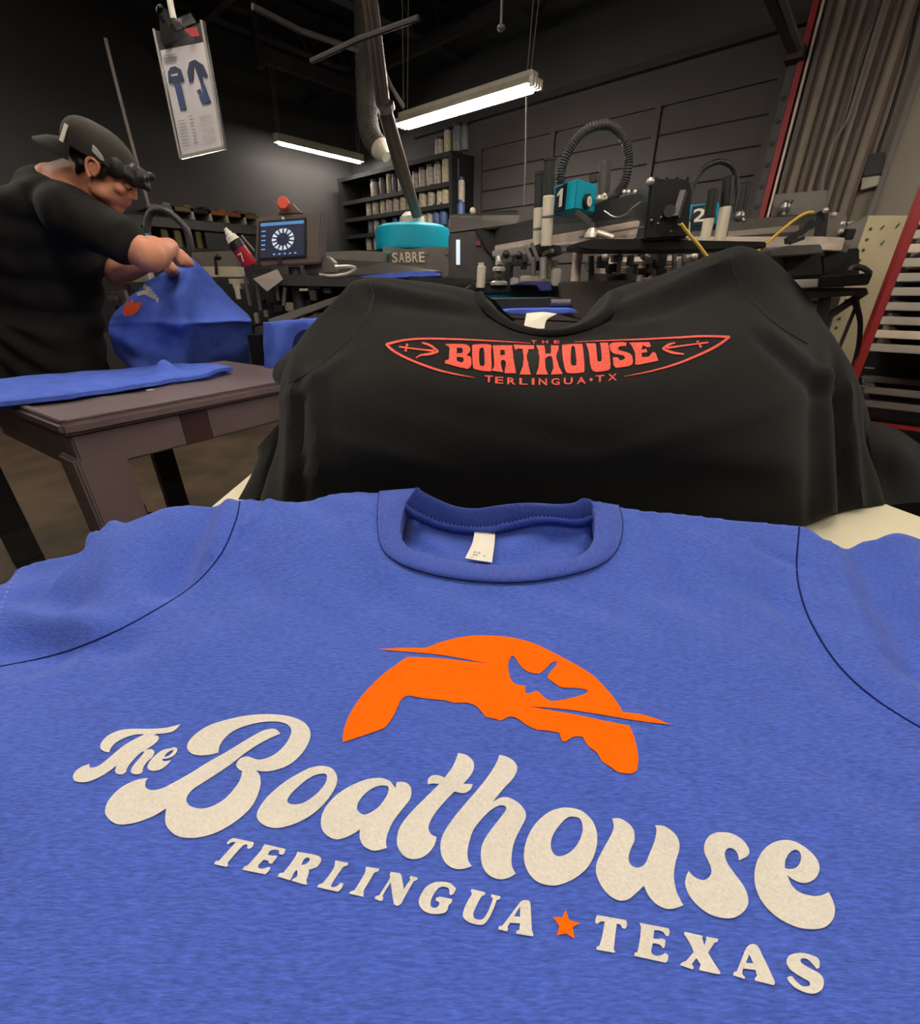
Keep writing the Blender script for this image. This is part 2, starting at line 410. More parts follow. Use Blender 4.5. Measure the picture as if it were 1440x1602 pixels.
# dark receptacle with a pale plate on the grey wall
t = Thing('wall_switch', 'black box with a pale lower plate mounted on the grey wall', 'switch', wallpt(1370, 280, .03))
t.add('box', MB().prism([wallpt(1356, 245, .03), wallpt(1386, 240, .03), wallpt(1380, 276, .03), wallpt(1350, 280, .03)], (0, -.07, 0)), m_blk, bev=.006)
t.add('plate', MB().prism([wallpt(1350, 280, .03), wallpt(1378, 276, .03), wallpt(1374, 292, .03), wallpt(1348, 299, .03)], (0, -.06, 0)), m_dirtyw, bev=.004)
t.add('conduit', MB().tube([wallpt(1372, 244, .05), wallpt(1392, 185, .05), wallpt(1415, 110, .05), wallpt(1432, 40, .05), wallpt(1445, -20, .05)], .009, 8), m_beam)
# diagonal steel brace at the top right
t = Thing('steel_brace', 'dark double steel brace running down from the ceiling to the red channel', 'brace', wallpt(1245, 85, .15))
t.add('bar', MB().beam(PW(1190, -40, 3.6), wallpt(1245, 85, .15), .05, .03), m_beam)
t.add('bar', MB().beam(PW(1212, -40, 3.6), wallpt(1254, 82, .15), .03, .02), m_mdmet)
t.add('bracket', MB().box(wallpt(1246, 88, .12), (.1, .14, .06)), m_beam)

# long dark beam hanging under the roof, running towards the back wall
def Pz(px, py, z): return PZ(px, py, z)
z0 = 2.92
a = Pz(404, 84, z0); b = Vector((a.x, YB-.05, z0))
single('roof_beam', MB().beam(Vector((a.x, a.y-.0, z0)), b, .07, .10), m_beam, 'dark brown steel beam hanging below the roof above the tube light', 'beam')
single('roof_beam', MB().beam(Vector((a.x, -1.5, z0+.28)), Vector((a.x, a.y, z0+.28)), .07, .1), m_beam, 'dark brown steel beam leading in from the upper left corner', 'beam')
single('beam_hanger', MB().box((a.x, a.y, z0+.22), (.05, .06, .62)), m_beam, 'short upright steel hanger at the end of the roof beam', 'hanger')
single('sprinkler_pipe', MB().tube([P(487, 96, 3.3), P(560, 62, 3.1), P(655, 28, 2.9)], .013, 8), m_beam, 'dark pipe crossing under the roof left of the hanging light', 'pipe')
single('sprinkler_pipe', MB().tube([P(395, 10, 3.2), P(470, 48, 3.4), P(560, 78, 3.7)], .015, 8), m_beam, 'thin dark pipe slanting down toward the flexible duct', 'pipe')
spart('sprinkler_head', MB().lathe(P(784, 50, 3.0), (0, 0, 1), [(0, .008), (.01, .02), (.02, .02), (.03, .006), (.5, .006)], 12), m_mdmet, ceil)
# flexible duct
dk = M('dusty duct skin', (58, 52, 46), .75, var=.2, vscale=14)
t = Thing('flexible_duct', 'dusty grey exhaust duct hanging down left of the cable bundle', 'duct', P(590, 235, 4.0))
pts = [P(572, -30, 4.2), P(572, 60, 4.2), P(574, 140, 4.2), P(576, 190, 4.2), P(582, 215, 4.15), P(594, 232, 4.1)]
pc = cr(pts, 8); t.add('duct', MB().tube(pc, [.072+.004*(i % 2) for i in range(len(pc))], 16), dk)
d_ = (P(594, 232, 4.1)-P(586, 222, 4.13)).normalized()
t.add('nozzle', MB().lathe(P(594, 232, 4.1), d_, [(0, .072), (.03, .068), (.07, .04), (.09, .035)], 16), m_dirtyw)
# conduit bundle dropping to the press hub
hubtop = P(655, 342, 3.9)
t = Thing('conduit_drop', 'bundle of grey brown pipes slanting down from the roof to the teal hub', 'pipe', hubtop)
for i, (dx, r) in enumerate(((-9, .022), (-3, .024), (4, .017))):
    t.add('pipe', MB().tube([P(575+dx, -60, 3.0), P(602+dx, 160, 3.45), P(630+dx*1.1, 258, 3.7), P(655+dx*.6, 338, 3.9)], r, 8), M('conduit_%d' % i, ((78, 66, 60), (92, 82, 76), (110, 98, 90))[i], .5, .3))
t.add('strap', MB().lathe(P(603, 163, 3.44), P(655, 338, 3.9)-P(602, 160, 3.45), [(0, .052), (.03, .052)], 12), m_steel)
t.add('pipe', MB().tube([P(600, 108, 3.4), P(612, 135, 3.42), P(632, 168, 3.45)], .012, 6), m_mdmet)
single('hanging_rope', MB().tube([P(165, 60, 3.6), P(172, 90, 3.6), P(200, 200, 3.6), P(233, 322, 3.6)], .010, 6, smooth=3), m_cord, 'pale rope hanging down behind the man to the left', 'rope')
# pull cord below the big light
single('pull_cord', MB().tube([P(824, 152, 3.75), P(823, 240, 3.75), P(821, 322, 3.75)], .006, 6), m_cord, 'thin pale cord hanging straight down from the big light', 'cord')

# ---------------------------------------------------------------- fluorescent fixtures
def fixture(a, b, label, hang=True, wide=.15, ntube=2, fins=True, top=ZC, lm=None):
    a, b = Vector(a), Vector(b); d = (b-a).normalized(); x = d.cross(UP).normalized(); R = Matrix((x, d, UP)).transposed(); m = (a+b)/2; L = (b-a).length
    t = Thing('tube_light', label, 'light', m)
    q = MB()
    prof = [(-wide/2, 0), (-wide/2+.012, .018), (-.035, .05), (-.035, .075), (.035, .075), (.035, .05), (wide/2-.012, .018), (wide/2, 0), (wide/2-.01, .004), (.03, .04), (-.03, .04), (-wide/2+.01, .004)]
    q.prism([a+x*px_+UP*pz_ for px_, pz_ in prof], b-a)
    t.add('housing', q, m_dirtyw)
    for k in range(ntube):
        ox = 0 if ntube == 1 else (-.038+.076*k)
        t.add('lamp_tube', MB().cyl(a+x*ox+d*.03-UP*.005, b+x*ox-d*.03-UP*.005, .0155, n=12), lm or m_lamp, smooth=True)
    for p, sg in ((a, -1), (b, 1)):
        e = MB().prism([p+x*px_*.98+UP*pz_*.96 for px_, pz_ in prof[:8]], d*sg*.008)
        if fins:
            for k in range(4):
                e.box(p+x*(-.05+.033*k)+UP*.012+d*sg*.018, (.016, .03, .05), M3=R)
        t.add('end_cap', e, m_white)
    if hang:
        for p in (a+d*.04, b-d*.04):
            for sg in (-1, 1): t.add('hanging_wire', MB().cyl(p+x*.02*sg+UP*.07, p+x*.02*sg+d*.0+Vector((.10 if sg > 0 else .06, .0, top-.02-p.z)), .0035, n=5), m_cord)
    return t
fixture(PZ(835, 135, 2.30), PZ(630, 197, 2.30), 'large two tube hanging light fixture with pale housing above the press', lm=m_lamp_hot)
fixture(PZ(432, 222, 2.52), PZ(566, 254, 2.52), 'smaller glowing tube light hanging in front of the charcoal wall', ntube=1, wide=.09, fins=False, lm=m_lamp_hot)
def cf(X, Y, z): v = toR(X, Y, 0); v.z = z; return v
for (X, Y, z), lb in (((.55, 1.0, 2.55), 'unseen two tube light added above the folding table'), ((-.5, .75, 2.5), 'unseen two tube light added overhead near the cart'),
                      ((.1, -.9, 2.35), 'unseen two tube fill light added behind the work table'), ((-1.2, 2.4, 2.75), 'unseen two tube light added above the man')):
    c0 = cf(X, Y, z); fixture(c0-Vector((.6, 0, 0)), c0+Vector((.6, 0, 0)), lb)  # unseen fixtures, added out of frame to brighten the foreground
for c0, lb in ((Vector((1.5, 2.9, 2.6)), 'unseen two tube light added near the back wall, right of the ribbed column'), (Vector((-4.2, -.6, 2.7)), 'unseen two tube light added overhead at the left, behind the man')):
    fixture(c0-Vector((0, .6, 0)), c0+Vector((0, .6, 0)), lb, lm=m_lamp_hot)  # unseen bright fixtures added to light the column, rack, man and left wall

# ================================================================ INK SHELF on the back wall
SX0, SX1, SY = -5.66, -3.77, 4.06
shz = [2.36]+[PW(1000/7.2+560, y, SY+.05).z for y in (289,)]  # second level from the photo
shz = [2.36, PW(699, 287, SY+.05).z, PW(699, 320, SY+.05).z]
dz = shz[1]-shz[2]
while shz[-1]-dz > .5: shz.append(shz[-1]-dz)
t = Thing('ink_shelf', 'tall black shelving unit full of ink tubs against the back wall', 'shelf', ((SX0+SX1)/2, 4.2, 0))
for z in shz: t.add('shelf_board', MB().box(((SX0+SX1)/2, 4.21, z-.02), (SX1-SX0, .32, .04)), m_blkm)
for x in (SX0, SX1): t.add('side_panel', MB().box((x, 4.21, 1.18), (.04, .34, 2.36)), m_blkm)
t.add('back_panel', MB().box(((SX0+SX1)/2, 4.375, 1.18), (SX1-SX0, .012, 2.36)), m_blkm)
jm = {}
def jar(kind):
    if kind in jm: return jm[kind]
    body, lid, r, h = kind
    r = r*.84; bm_ = MB().lathe((0, 0, 0), (0, 0, 1), [(0, r*.94), (.006, r), (h*.8, r), (h*.88, r*.86), (h*.9, r*.86)], 14)
    lm = MB().lathe((0, 0, h*.9), (0, 0, 1), [(0, r*.96), (h*.12, r*.96), (h*.14, r*.8)], 14)
    a = mesh_obj('ink_jar', bm_.v, bm_.f, JM[body], smooth=True); b = mesh_obj('lid', lm.v, lm.f, JM[lid], smooth=True); b.parent = a
    jm[kind] = [a, b, False]; return jm[kind]
JM = dict(w=M('jar pale', (164, 152, 138), .5, var=.3, vscale=30), c=M('jar cream', (176, 160, 130), .5, var=.25, vscale=30), g=M('jar grey', (92, 92, 92), .5, var=.3, vscale=30),
          k=M('lid dark', (30, 30, 34), .5), b=M('jar blue', (70, 92, 134), .5, var=.2, vscale=30), n=M('lid navy', (34, 38, 84), .5), t=M('lid green', (30, 74, 72), .5), wl=M('lid white', (190, 186, 178), .5))
ORD = ['first', 'second', 'third', 'fourth', 'fifth', 'sixth', 'seventh', 'eighth', 'ninth', 'tenth', 'eleventh', 'twelfth', 'thirteenth', 'fourteenth', 'fifteenth']
rows = [('on top of the shelving', 0, 340, [(925, 'w', 'k', .055, .15), (1015, 'c', 'n', .042, .21), (1130, 'g', 'k', .055, .22), (1212, 'g', 'k', .045, .2)]),
        ('on the upper shelf', 1, 660, [(190, 'w', 'k', .06, .17), (280, 'g', 'k', .05, .17), (355, 'c', 'wl', .036, .19), (415, 'g', 'k', .036, .18), (495, 'w', 'k', .05, .21), (550, 'w', 'k', .04, .2), (660, 'w', 'k', .05, .16), (735, 'w', 'k', .05, .18), (825, 'w', 'k', .055, .19), (905, 'w', 'k', .048, .2), (1005, 'c', 'k', .058, .24), (1105, 'g', 'k', .045, .23)]),
        ('on the second shelf', 2, 860, [(130, 'w', 't', .052, .17), (205, 'w', 't', .055, .17), (290, 'c', 'k', .05, .17), (365, 'w', 'k', .06, .18), (440, 'w', 'k', .05, .19), (520, 'c', 'k', .052, .19), (600, 'w', 'k', .055, .18), (740, 'c', 't', .058, .19), (835, 'w', 't', .052, .2), (930, 'c', 'wl', .045, .15), (1000, 'c', 'n', .055, .2), (1095, 'w', 'n', .05, .19), (1170, 'w', 'n', .042, .21)]),
        ('on the third shelf', 3, 1060, [(150, 'g', 't', .05, .16), (215, 'w', 't', .05, .17), (300, 'g', 'k', .05, .16), (430, 'b', 't', .05, .17), (510, 'b', 'n', .05, .17), (590, 'w', 'k', .05, .17), (670, 'c', 'k', .05, .17), (760, 'w', 'k', .045, .17), (820, 'w', 'k', .05, .18), (895, 'b', 'n', .055, .2), (975, 'b', 'n', .055, .2), (1085, 'b', 'n', .05, .17), (1165, 'b', 'n', .05, .2)]),
        ('on the fourth shelf', 4, 1300, [(130, 'w', 't', .05, .16), (215, 'w', 'wl', .05, .16)]), ('on the fifth shelf', 5, 1500, [(140, 'w', 'k', .05, .16), (225, 'w', 'wl', .05, .16)])]
cn = dict(w='pale labelled', c='cream', g='dull grey', b='blue')
for nm, lv, yz, js in rows:
    if lv >= len(shz): continue
    for i, (zx, bc, lc, r, h) in enumerate(js):
        x = PW(560+zx/7.2, 200+yz/7.2, SY+.08).x
        J = jar((bc, lc, r, h))
        if not J[2]: o, l = J[0], J[1]; J[2] = True
        else:
            o = J[0].copy(); COL.objects.link(o); l = J[1].copy(); COL.objects.link(l); l.parent = o
        o.location = (x, SY+.08, shz[lv]); o['category'] = 'jar'; o['group'] = 'ink jars '+nm
        o['label'] = '%s ink jar %s, %s from the left' % (cn[bc], nm, ORD[i])

# ================================================================ WORK TABLE and the BLUE SHIRT
ZT = H-.252
tb = Thing('folding_table', 'cream topped work table carrying the blue and black shirts', 'table', cf(.1, .2, 0))
L0 = PZ(325, 790, ZT); L1 = PZ(395, 747, ZT); R0 = PZ(1440, 862, ZT); R1 = PZ(1402, 792, ZT)
def tocam(v): return (v.x*math.cos(YAW)+v.y*math.sin(YAW), -v.x*math.sin(YAW)+v.y*math.cos(YAW))
l1 = tocam(L0); r1 = tocam(R1)
xl = l1[0]; xr = r1[0]+.0
pts = [cf(xl-.02, -.35, ZT), cf(xr+.1, -.35, ZT), cf(xr+.04, r1[1]-.12, ZT), cf(xr, r1[1], ZT), cf(xr-.06, r1[1]+.3, ZT), cf(xl+.01, r1[1]+.3, ZT)]
tb.add('tabletop', MB().prism([p-UP*.03 for p in pts], UP*.03), m_cream, bev=.006)
for X, Y in ((xl+.06, -.28), (xr, -.28), (xl+.08, r1[1]+.22), (xr-.14, r1[1]+.22)):
    tb.add('leg', MB().cyl(cf(X, Y, 0), cf(X, Y, ZT-.03), .018), m_blk)
tb.add('frame', MB().beam(cf(xl+.06, -.28, ZT-.06), cf(xl+.08, r1[1]+.22, ZT-.06), .03, .05).beam(cf(xr, -.28, ZT-.06), cf(xr-.14, r1[1]+.22, ZT-.06), .03, .05), m_blk)

def plane0(px, py, z=-.2):
    r = ray(px, py); t = z/r[2]; return r[0]*t, r[1]*t
RIDGES = [((20, 952), (150, 990), .007, .010), ((25, 925), (95, 945), -.010, .016), ((60, 990), (190, 1010), -.005, .012), ((335, 822), (268, 915), -.009, .013), ((372, 800), (335, 880), .004, .007),
          ((200, 870), (180, 960), .006, .022), ((392, 850), (432, 812), .003, .006), ((420, 800), (392, 868), -.002, .006), ((455, 800), (560, 850), -.003, .014),
          ((1322, 852), (1442, 1035), -.014, .016), ((1380, 860), (1470, 960), .008, .02), ((1185, 872), (1248, 892), -.0035, .006), ((1200, 925), (1330, 1080), -.004, .012), ((1160, 905), (1230, 985), .002, .009),
          ((1010, 840), (1065, 925), -.004, .008), ((1095, 870), (1140, 960), .002, .012), ((560, 845), (610, 905), .003, .010), ((985, 905), (1090, 1000), .002, .016), ((0, 1005), (70, 1020), -.01, .014), ((1290, 840), (1400, 1000), .007, .018),
          ((1240, 1100), (1400, 1260), -.002, .02), ((30, 1150), (130, 1320), .002, .02), ((480, 930), (330, 1010), .0015, .02)]
_R = [(plane0(*a), plane0(*b), A, W) for a, b, A, W in RIDGES]
_cx, _cy = -.312, plane0(128, 845, -.19)[1]
def hb(X, Y):
    X = np.asarray(X, float); Y = np.asarray(Y, float)
    def ss(a, b, t): u = np.clip((t-a)/(b-a), 0, 1); return u*u*(3-2*u)
    h = -.200+.022*ss(.25, .38, Y)-.02*ss(-.30, -.52, X)-.008*ss(.42, .6, X)
    h = h-.010*ss(.05, -.3, Y)
    for (a, b, A, W) in _R:
        a = np.array(a); b = np.array(b); d = b-a; L = np.hypot(*d); d = d/L
        u = (X-a[0])*d[0]+(Y-a[1])*d[1]; q = -(X-a[0])*d[1]+(Y-a[1])*d[0]
        end = np.exp(-np.maximum(0, np.maximum(-u, u-L))**2/(W*1.2)**2)
        h = h+A*np.exp(-(q/W)**2)*end
    # sleeve fold: the piece right of the crease lies higher
    st = 1/(1+np.exp(np.clip(-(X-_cx)/.0012, -50, 50)))
    h = h-(1-st)*.020*ss(_cy-.075, _cy-.005, Y)*ss(-.75, -.5, X+.0)
    h = h+.0012*np.sin(X*31+Y*17)*np.sin(Y*43-X*11)+.0006*np.sin(X*90+Y*60+2*np.sin(Y*50))
    return h
def PS(px, py, off=0.0):
    r = ray(px, py); z = -.2
    for _ in range(14): t = z/r[2]; z = .5*z+.5*float(hb(r[0]*t, r[1]*t)+off)
    t = z/r[2]; return np.array([r[0]*t, r[1]*t, z])
top_l = [(0, 913), (22, 888), (60, 874), (105, 865), (124, 862), (131, 852), (132, 840), (136, 832), (150, 825), (200, 815), (230, 802), (262, 791), (300, 787), (345, 784), (375, 780), (395, 777), (430, 779), (500, 775), (560, 767), (590, 768), (625, 764), (655, 762)]
neck = [(640, 778), (631, 800), (627, 822), (629, 842), (640, 856), (662, 866), (700, 875), (740, 881), (775, 883), (820, 882), (860, 879), (895, 873), (918, 861), (929, 844), (932, 822), (930, 800), (924, 784)]
top_r = [(935, 781), (972, 791), (1040, 798), (1120, 807), (1200, 814), (1252, 818), (1268, 822), (1290, 838), (1312, 850), (1335, 852), (1350, 843), (1375, 839), (1440, 838), (1500, 842)]
outl = [PS(*p)[:2] for p in top_l+neck+top_r]
outl = [np.array(q) for q in outl]+[np.array(q) for q in ((.64, .30), (.62, .12), (.42, .02), (.385, -.3), (-.385, -.3), (-.42, -.02), (-.60, .06), (-.66, .16), (-.60, .27))]
def shirt_mesh(outline, hfun, cell=.0034, edge_r=.006, floorz=-.246):
    A = np.array(outline); lo = A.min(0)-cell; hi = A.max(0)+cell
    nx = int((hi[0]-lo[0])/cell)+2; ny = int((hi[1]-lo[1])/cell)+2
    gx = lo[0]+cell*np.arange(nx); gy = lo[1]+cell*np.arange(ny)
    cxm, cym = np.meshgrid(gx[:-1]+cell/2, gy[:-1]+cell/2)
    ins = inpoly(cxm.ravel(), cym.ravel(), A).reshape(ny-1, nx-1)
    ids = -np.ones((ny, nx), int); jj, ii = np.nonzero(ins)
    for dj, di in ((0, 0), (0, 1), (1, 1), (1, 0)): ids[jj+dj, ii+di] = 0
    vj, vi = np.nonzero(ids == 0); ids[vj, vi] = np.arange(len(vj))
    V = np.stack([gx[vi], gy[vj]], 1); Fq = np.stack([ids[jj, ii], ids[jj, ii+1], ids[jj+1, ii+1], ids[jj+1, ii]], 1)
    pad = np.zeros((ny+1, nx+1), bool); pad[1:-1, 1:-1] = ins
    cnt = pad[vj, vi].astype(int)+pad[vj, vi+1]+pad[vj+1, vi]+pad[vj+1, vi+1]
    bd = np.nonzero(cnt < 4)[0]
    a = A; b = np.roll(A, -1, 0); d = b-a; L2 = (d**2).sum(1)
    def nearest(Q):
        t = np.clip(((Q[:, None]-a[None])*d[None]).sum(2)/L2[None], 0, 1); pr = a[None]+d[None]*t[..., None]
        D = ((Q[:, None]-pr)**2).sum(2); k = D.argmin(1); return pr[np.arange(len(Q)), k], np.sqrt(D.min(1))
    V[bd] = nearest(V[bd])[0]
    dist = np.ones(len(V)); near = np.zeros(len(V), bool)
    for i0 in range(0, len(V), 20000): dist[i0:i0+20000] = nearest(V[i0:i0+20000])[1]
    u = np.clip(edge_r-dist, 0, edge_r)
    Z = hfun(V[:, 0], V[:, 1])-(edge_r-np.sqrt(np.maximum(edge_r**2-u**2, 0)))*.5
    # skirt below every border edge
    from collections import Counter
    E = Counter()
    for q in Fq.tolist():
        for i in range(4): E[tuple(sorted((q[i], q[(i+1) % 4])))] += 1
    be = [e for e, n in E.items() if n == 1]; bs = sorted({i for e in be for i in e}); mp = {i: len(V)+k for k, i in enumerate(bs)}
    SV = V[bs]; SZ = np.minimum(Z[bs]-.012, Z[bs]-.012)
    v = [toR(x, y, z) for (x, y), z in zip(V.tolist(), Z.tolist())]+[toR(x, y, z) for (x, y), z in zip(SV.tolist(), SZ.tolist())]
    return v, [tuple(q) for q in Fq.tolist()]+[(a_, b_, mp[b_], mp[a_]) for a_, b_ in be], Fq
bv, bf, bq = shirt_mesh(outl, hb)
bt = Thing('blue_tshirt', 'heather blue tee laid flat in front, printed with an orange sunset and off white script', 'shirt', cf(.05, .05, H-.21))
body = bt.add('body', (bv, bf), m_blue, smooth=True, fixn=True)
TB = bvh(bv, bf)
# front collar rib
oc = [(594, 768), (591, 800), (593, 838), (603, 864), (632, 884), (680, 899), (735, 908), (790, 911), (850, 907), (905, 896), (945, 880), (966, 858), (974, 830), (973, 808), (968, 790)]
ic = [(657, 763), (637, 783), (628, 815), (629, 842), (646, 861), (690, 873), (740, 881), (785, 884), (840, 881), (885, 876), (915, 864), (929, 843), (931, 815), (928, 797), (922, 783)]
rowsC = []
for k in range(9):
    u = k/8; row = []
    for a, b in zip(oc, ic):
        q = PS(a[0]*(1-u)+b[0]*u, a[1]*(1-u)+b[1]*u, .0012+.0042*math.sin(math.pi*min(1, u*.92+.04))**.5); row.append(toR(*q))
    rowsC.append(row)
rowsC.append([p-UP*.006 for p in rowsC[-1]])
cv, cfc, _, _ = loft(rowsC, 5, 2)
bt.add('collar', (cv, cfc), m_rib, smooth=True, label='ribbed front collar band')
# back collar, inner tape and the inside of the back
rim = [(650, 763), (664, 772), (688, 784), (715, 794), (745, 797), (775, 793), (808, 789), (840, 788), (872, 790), (898, 788), (912, 781), (926, 783)]
mid = [(637, 786), (655, 798), (685, 812), (715, 819), (745, 822), (775, 819), (808, 812), (838, 806), (868, 807), (893, 810), (912, 808), (930, 800)]
lowr = [(633, 800), (655, 815), (685, 828), (715, 835), (745, 837), (775, 835), (808, 829), (838, 822), (868, 820), (893, 824), (912, 824), (931, 818)]
Yr = [.372+.004*math.sin(i*.9) for i in range(12)]
Yr[0] = .368; Yr[-1] = .365
def rowY(r, Y0, dz=0): return [P(a, b, y+Y0)+UP*dz for (a, b), y in zip(r, Yr)]
v_, f_, _, _ = loft([rowY(rim, .004, -.012), rowY(rim, .002), rowY(rim, -.0015, -.0015), rowY(mid, -.004), rowY(mid, -.002, -.002)], 4, 3)
bt.add('back_collar', (v_, f_), m_rib, smooth=True, label='raised back collar seen from inside')
def bl(a, b, t): return [(p[0]*(1-t)+q[0]*t, p[1]*(1-t)+q[1]*t) for p, q in zip(a, b)]
v_, f_, _, _ = loft([rowY(mid, -.001, .001), rowY(bl(mid, lowr, .3), -.007), rowY(bl(mid, lowr, .7), -.007), rowY(lowr, -.001, -.001)], 4, 3)
bt.add('neck_tape', (v_, f_), m_blue, smooth=True, label='stitched tape inside the back neck')
st = MB()
for rr, q in ((bl(mid, lowr, .12), -.0068), (bl(mid, lowr, .88), -.0062)):
    pcs = cr([Vector(p) for p in rowY(rr, q)], 10)
    for i in range(0, len(pcs)-1, 2): st.tube([pcs[i], pcs[i+1]], .0005, 4)
bt.add('stitching', st, m_blue_seam_shade)
bot1 = [(628, 850), (650, 870), (685, 885), (715, 893), (745, 896), (775, 897), (808, 896), (838, 894), (868, 890), (893, 886), (915, 876), (933, 860)]
mids = bl(lowr, bot1, .4)
def rowZ(r, z): return [PZ(a, b, H+z) for a, b in r]
v_, f_, _, _ = loft([rowY(lowr, .001, .001), [PZ(a, b, H-.2095+.004*math.sin(i*1.3)) for i, (a, b) in enumerate(mids)], rowZ(bl(lowr, bot1, .75), -.212), rowZ(bot1, -.2125)], 4, 4)
bt.add('back_panel', (v_, f_), m_blue, smooth=True)
# neck tag
tg = [[P(743, 831, .3655), P(759, 832, .365), P(775, 833, .3655)], [PZ(739, 850, H-.200), PZ(757, 851, H-.199), PZ(774, 851, H-.200)], [PZ(728, 873, H-.2025), PZ(749, 877, H-.201), PZ(770, 880, H-.202)]]
v_, f_, _, _ = loft(tg, 4, 5)
tag = bt.add('neck_tag', (v_, f_), m_tag, smooth=True, label='off white satin neck tag')
TT = bvh(v_, f_)
def pxrect(x0, y0, x1, y1, sk=0): return [Vector((x0, y0)), Vector((x1, y0+sk)), Vector((x1-1, y1+sk)), Vector((x0-1, y1))]
v_, f_ = merge([decal([pxrect(*q)], TT, 6, .0003) for q in ((742, 863, 745, 865), (747, 864, 749, 866), (750, 864, 752, 867), (741, 867, 744, 869), (745, 868, 748, 870), (757, 869, 760, 871), (737, 872, 741, 873))])
bt.add('tag_print', (v_, f_), m_grey_ink, parent=tag)
# seams: thin dark tubes standing for the shaded grooves
for nm, q in (('sleeve_seam_shade', [(-20, 1047), (0, 1043), (60, 1031), (110, 1017), (170, 993), (230, 962), (300, 918), (345, 868), (368, 818), (376, 782)]),
              ('sleeve_seam_shade', [(1252, 819), (1249, 850), (1247, 885), (1252, 925), (1270, 975), (1310, 1038), (1365, 1090), (1440, 1138), (1500, 1165)])):
    bt.add(nm, seam_line(q, TB, .0007, -.0001), m_blue_seam_shade, smooth=True)
bt.add('collar_seam_shade', MB().tube([toR(*PS(a, b, .0004)) for a, b in [(p.x, p.y) for p in cr([Vector(q) for q in oc], 6)]], .0006, 6), m_blue_seam_shade, smooth=True)
hs = MB()
pq = cr([Vector(q) for q in ((36, 889), (22, 905), (12, 925), (3, 950), (-4, 970))], 6)
for i in range(0, len(pq)-1, 2):
    hs.tube([project(TB, pq[i].x, pq[i].y, .0003), project(TB, pq[i+1].x, pq[i+1].y, .0003)], .0005, 4)
bt.add('hem_stitch', hs, M('pale blue thread', (120, 136, 214), .9))

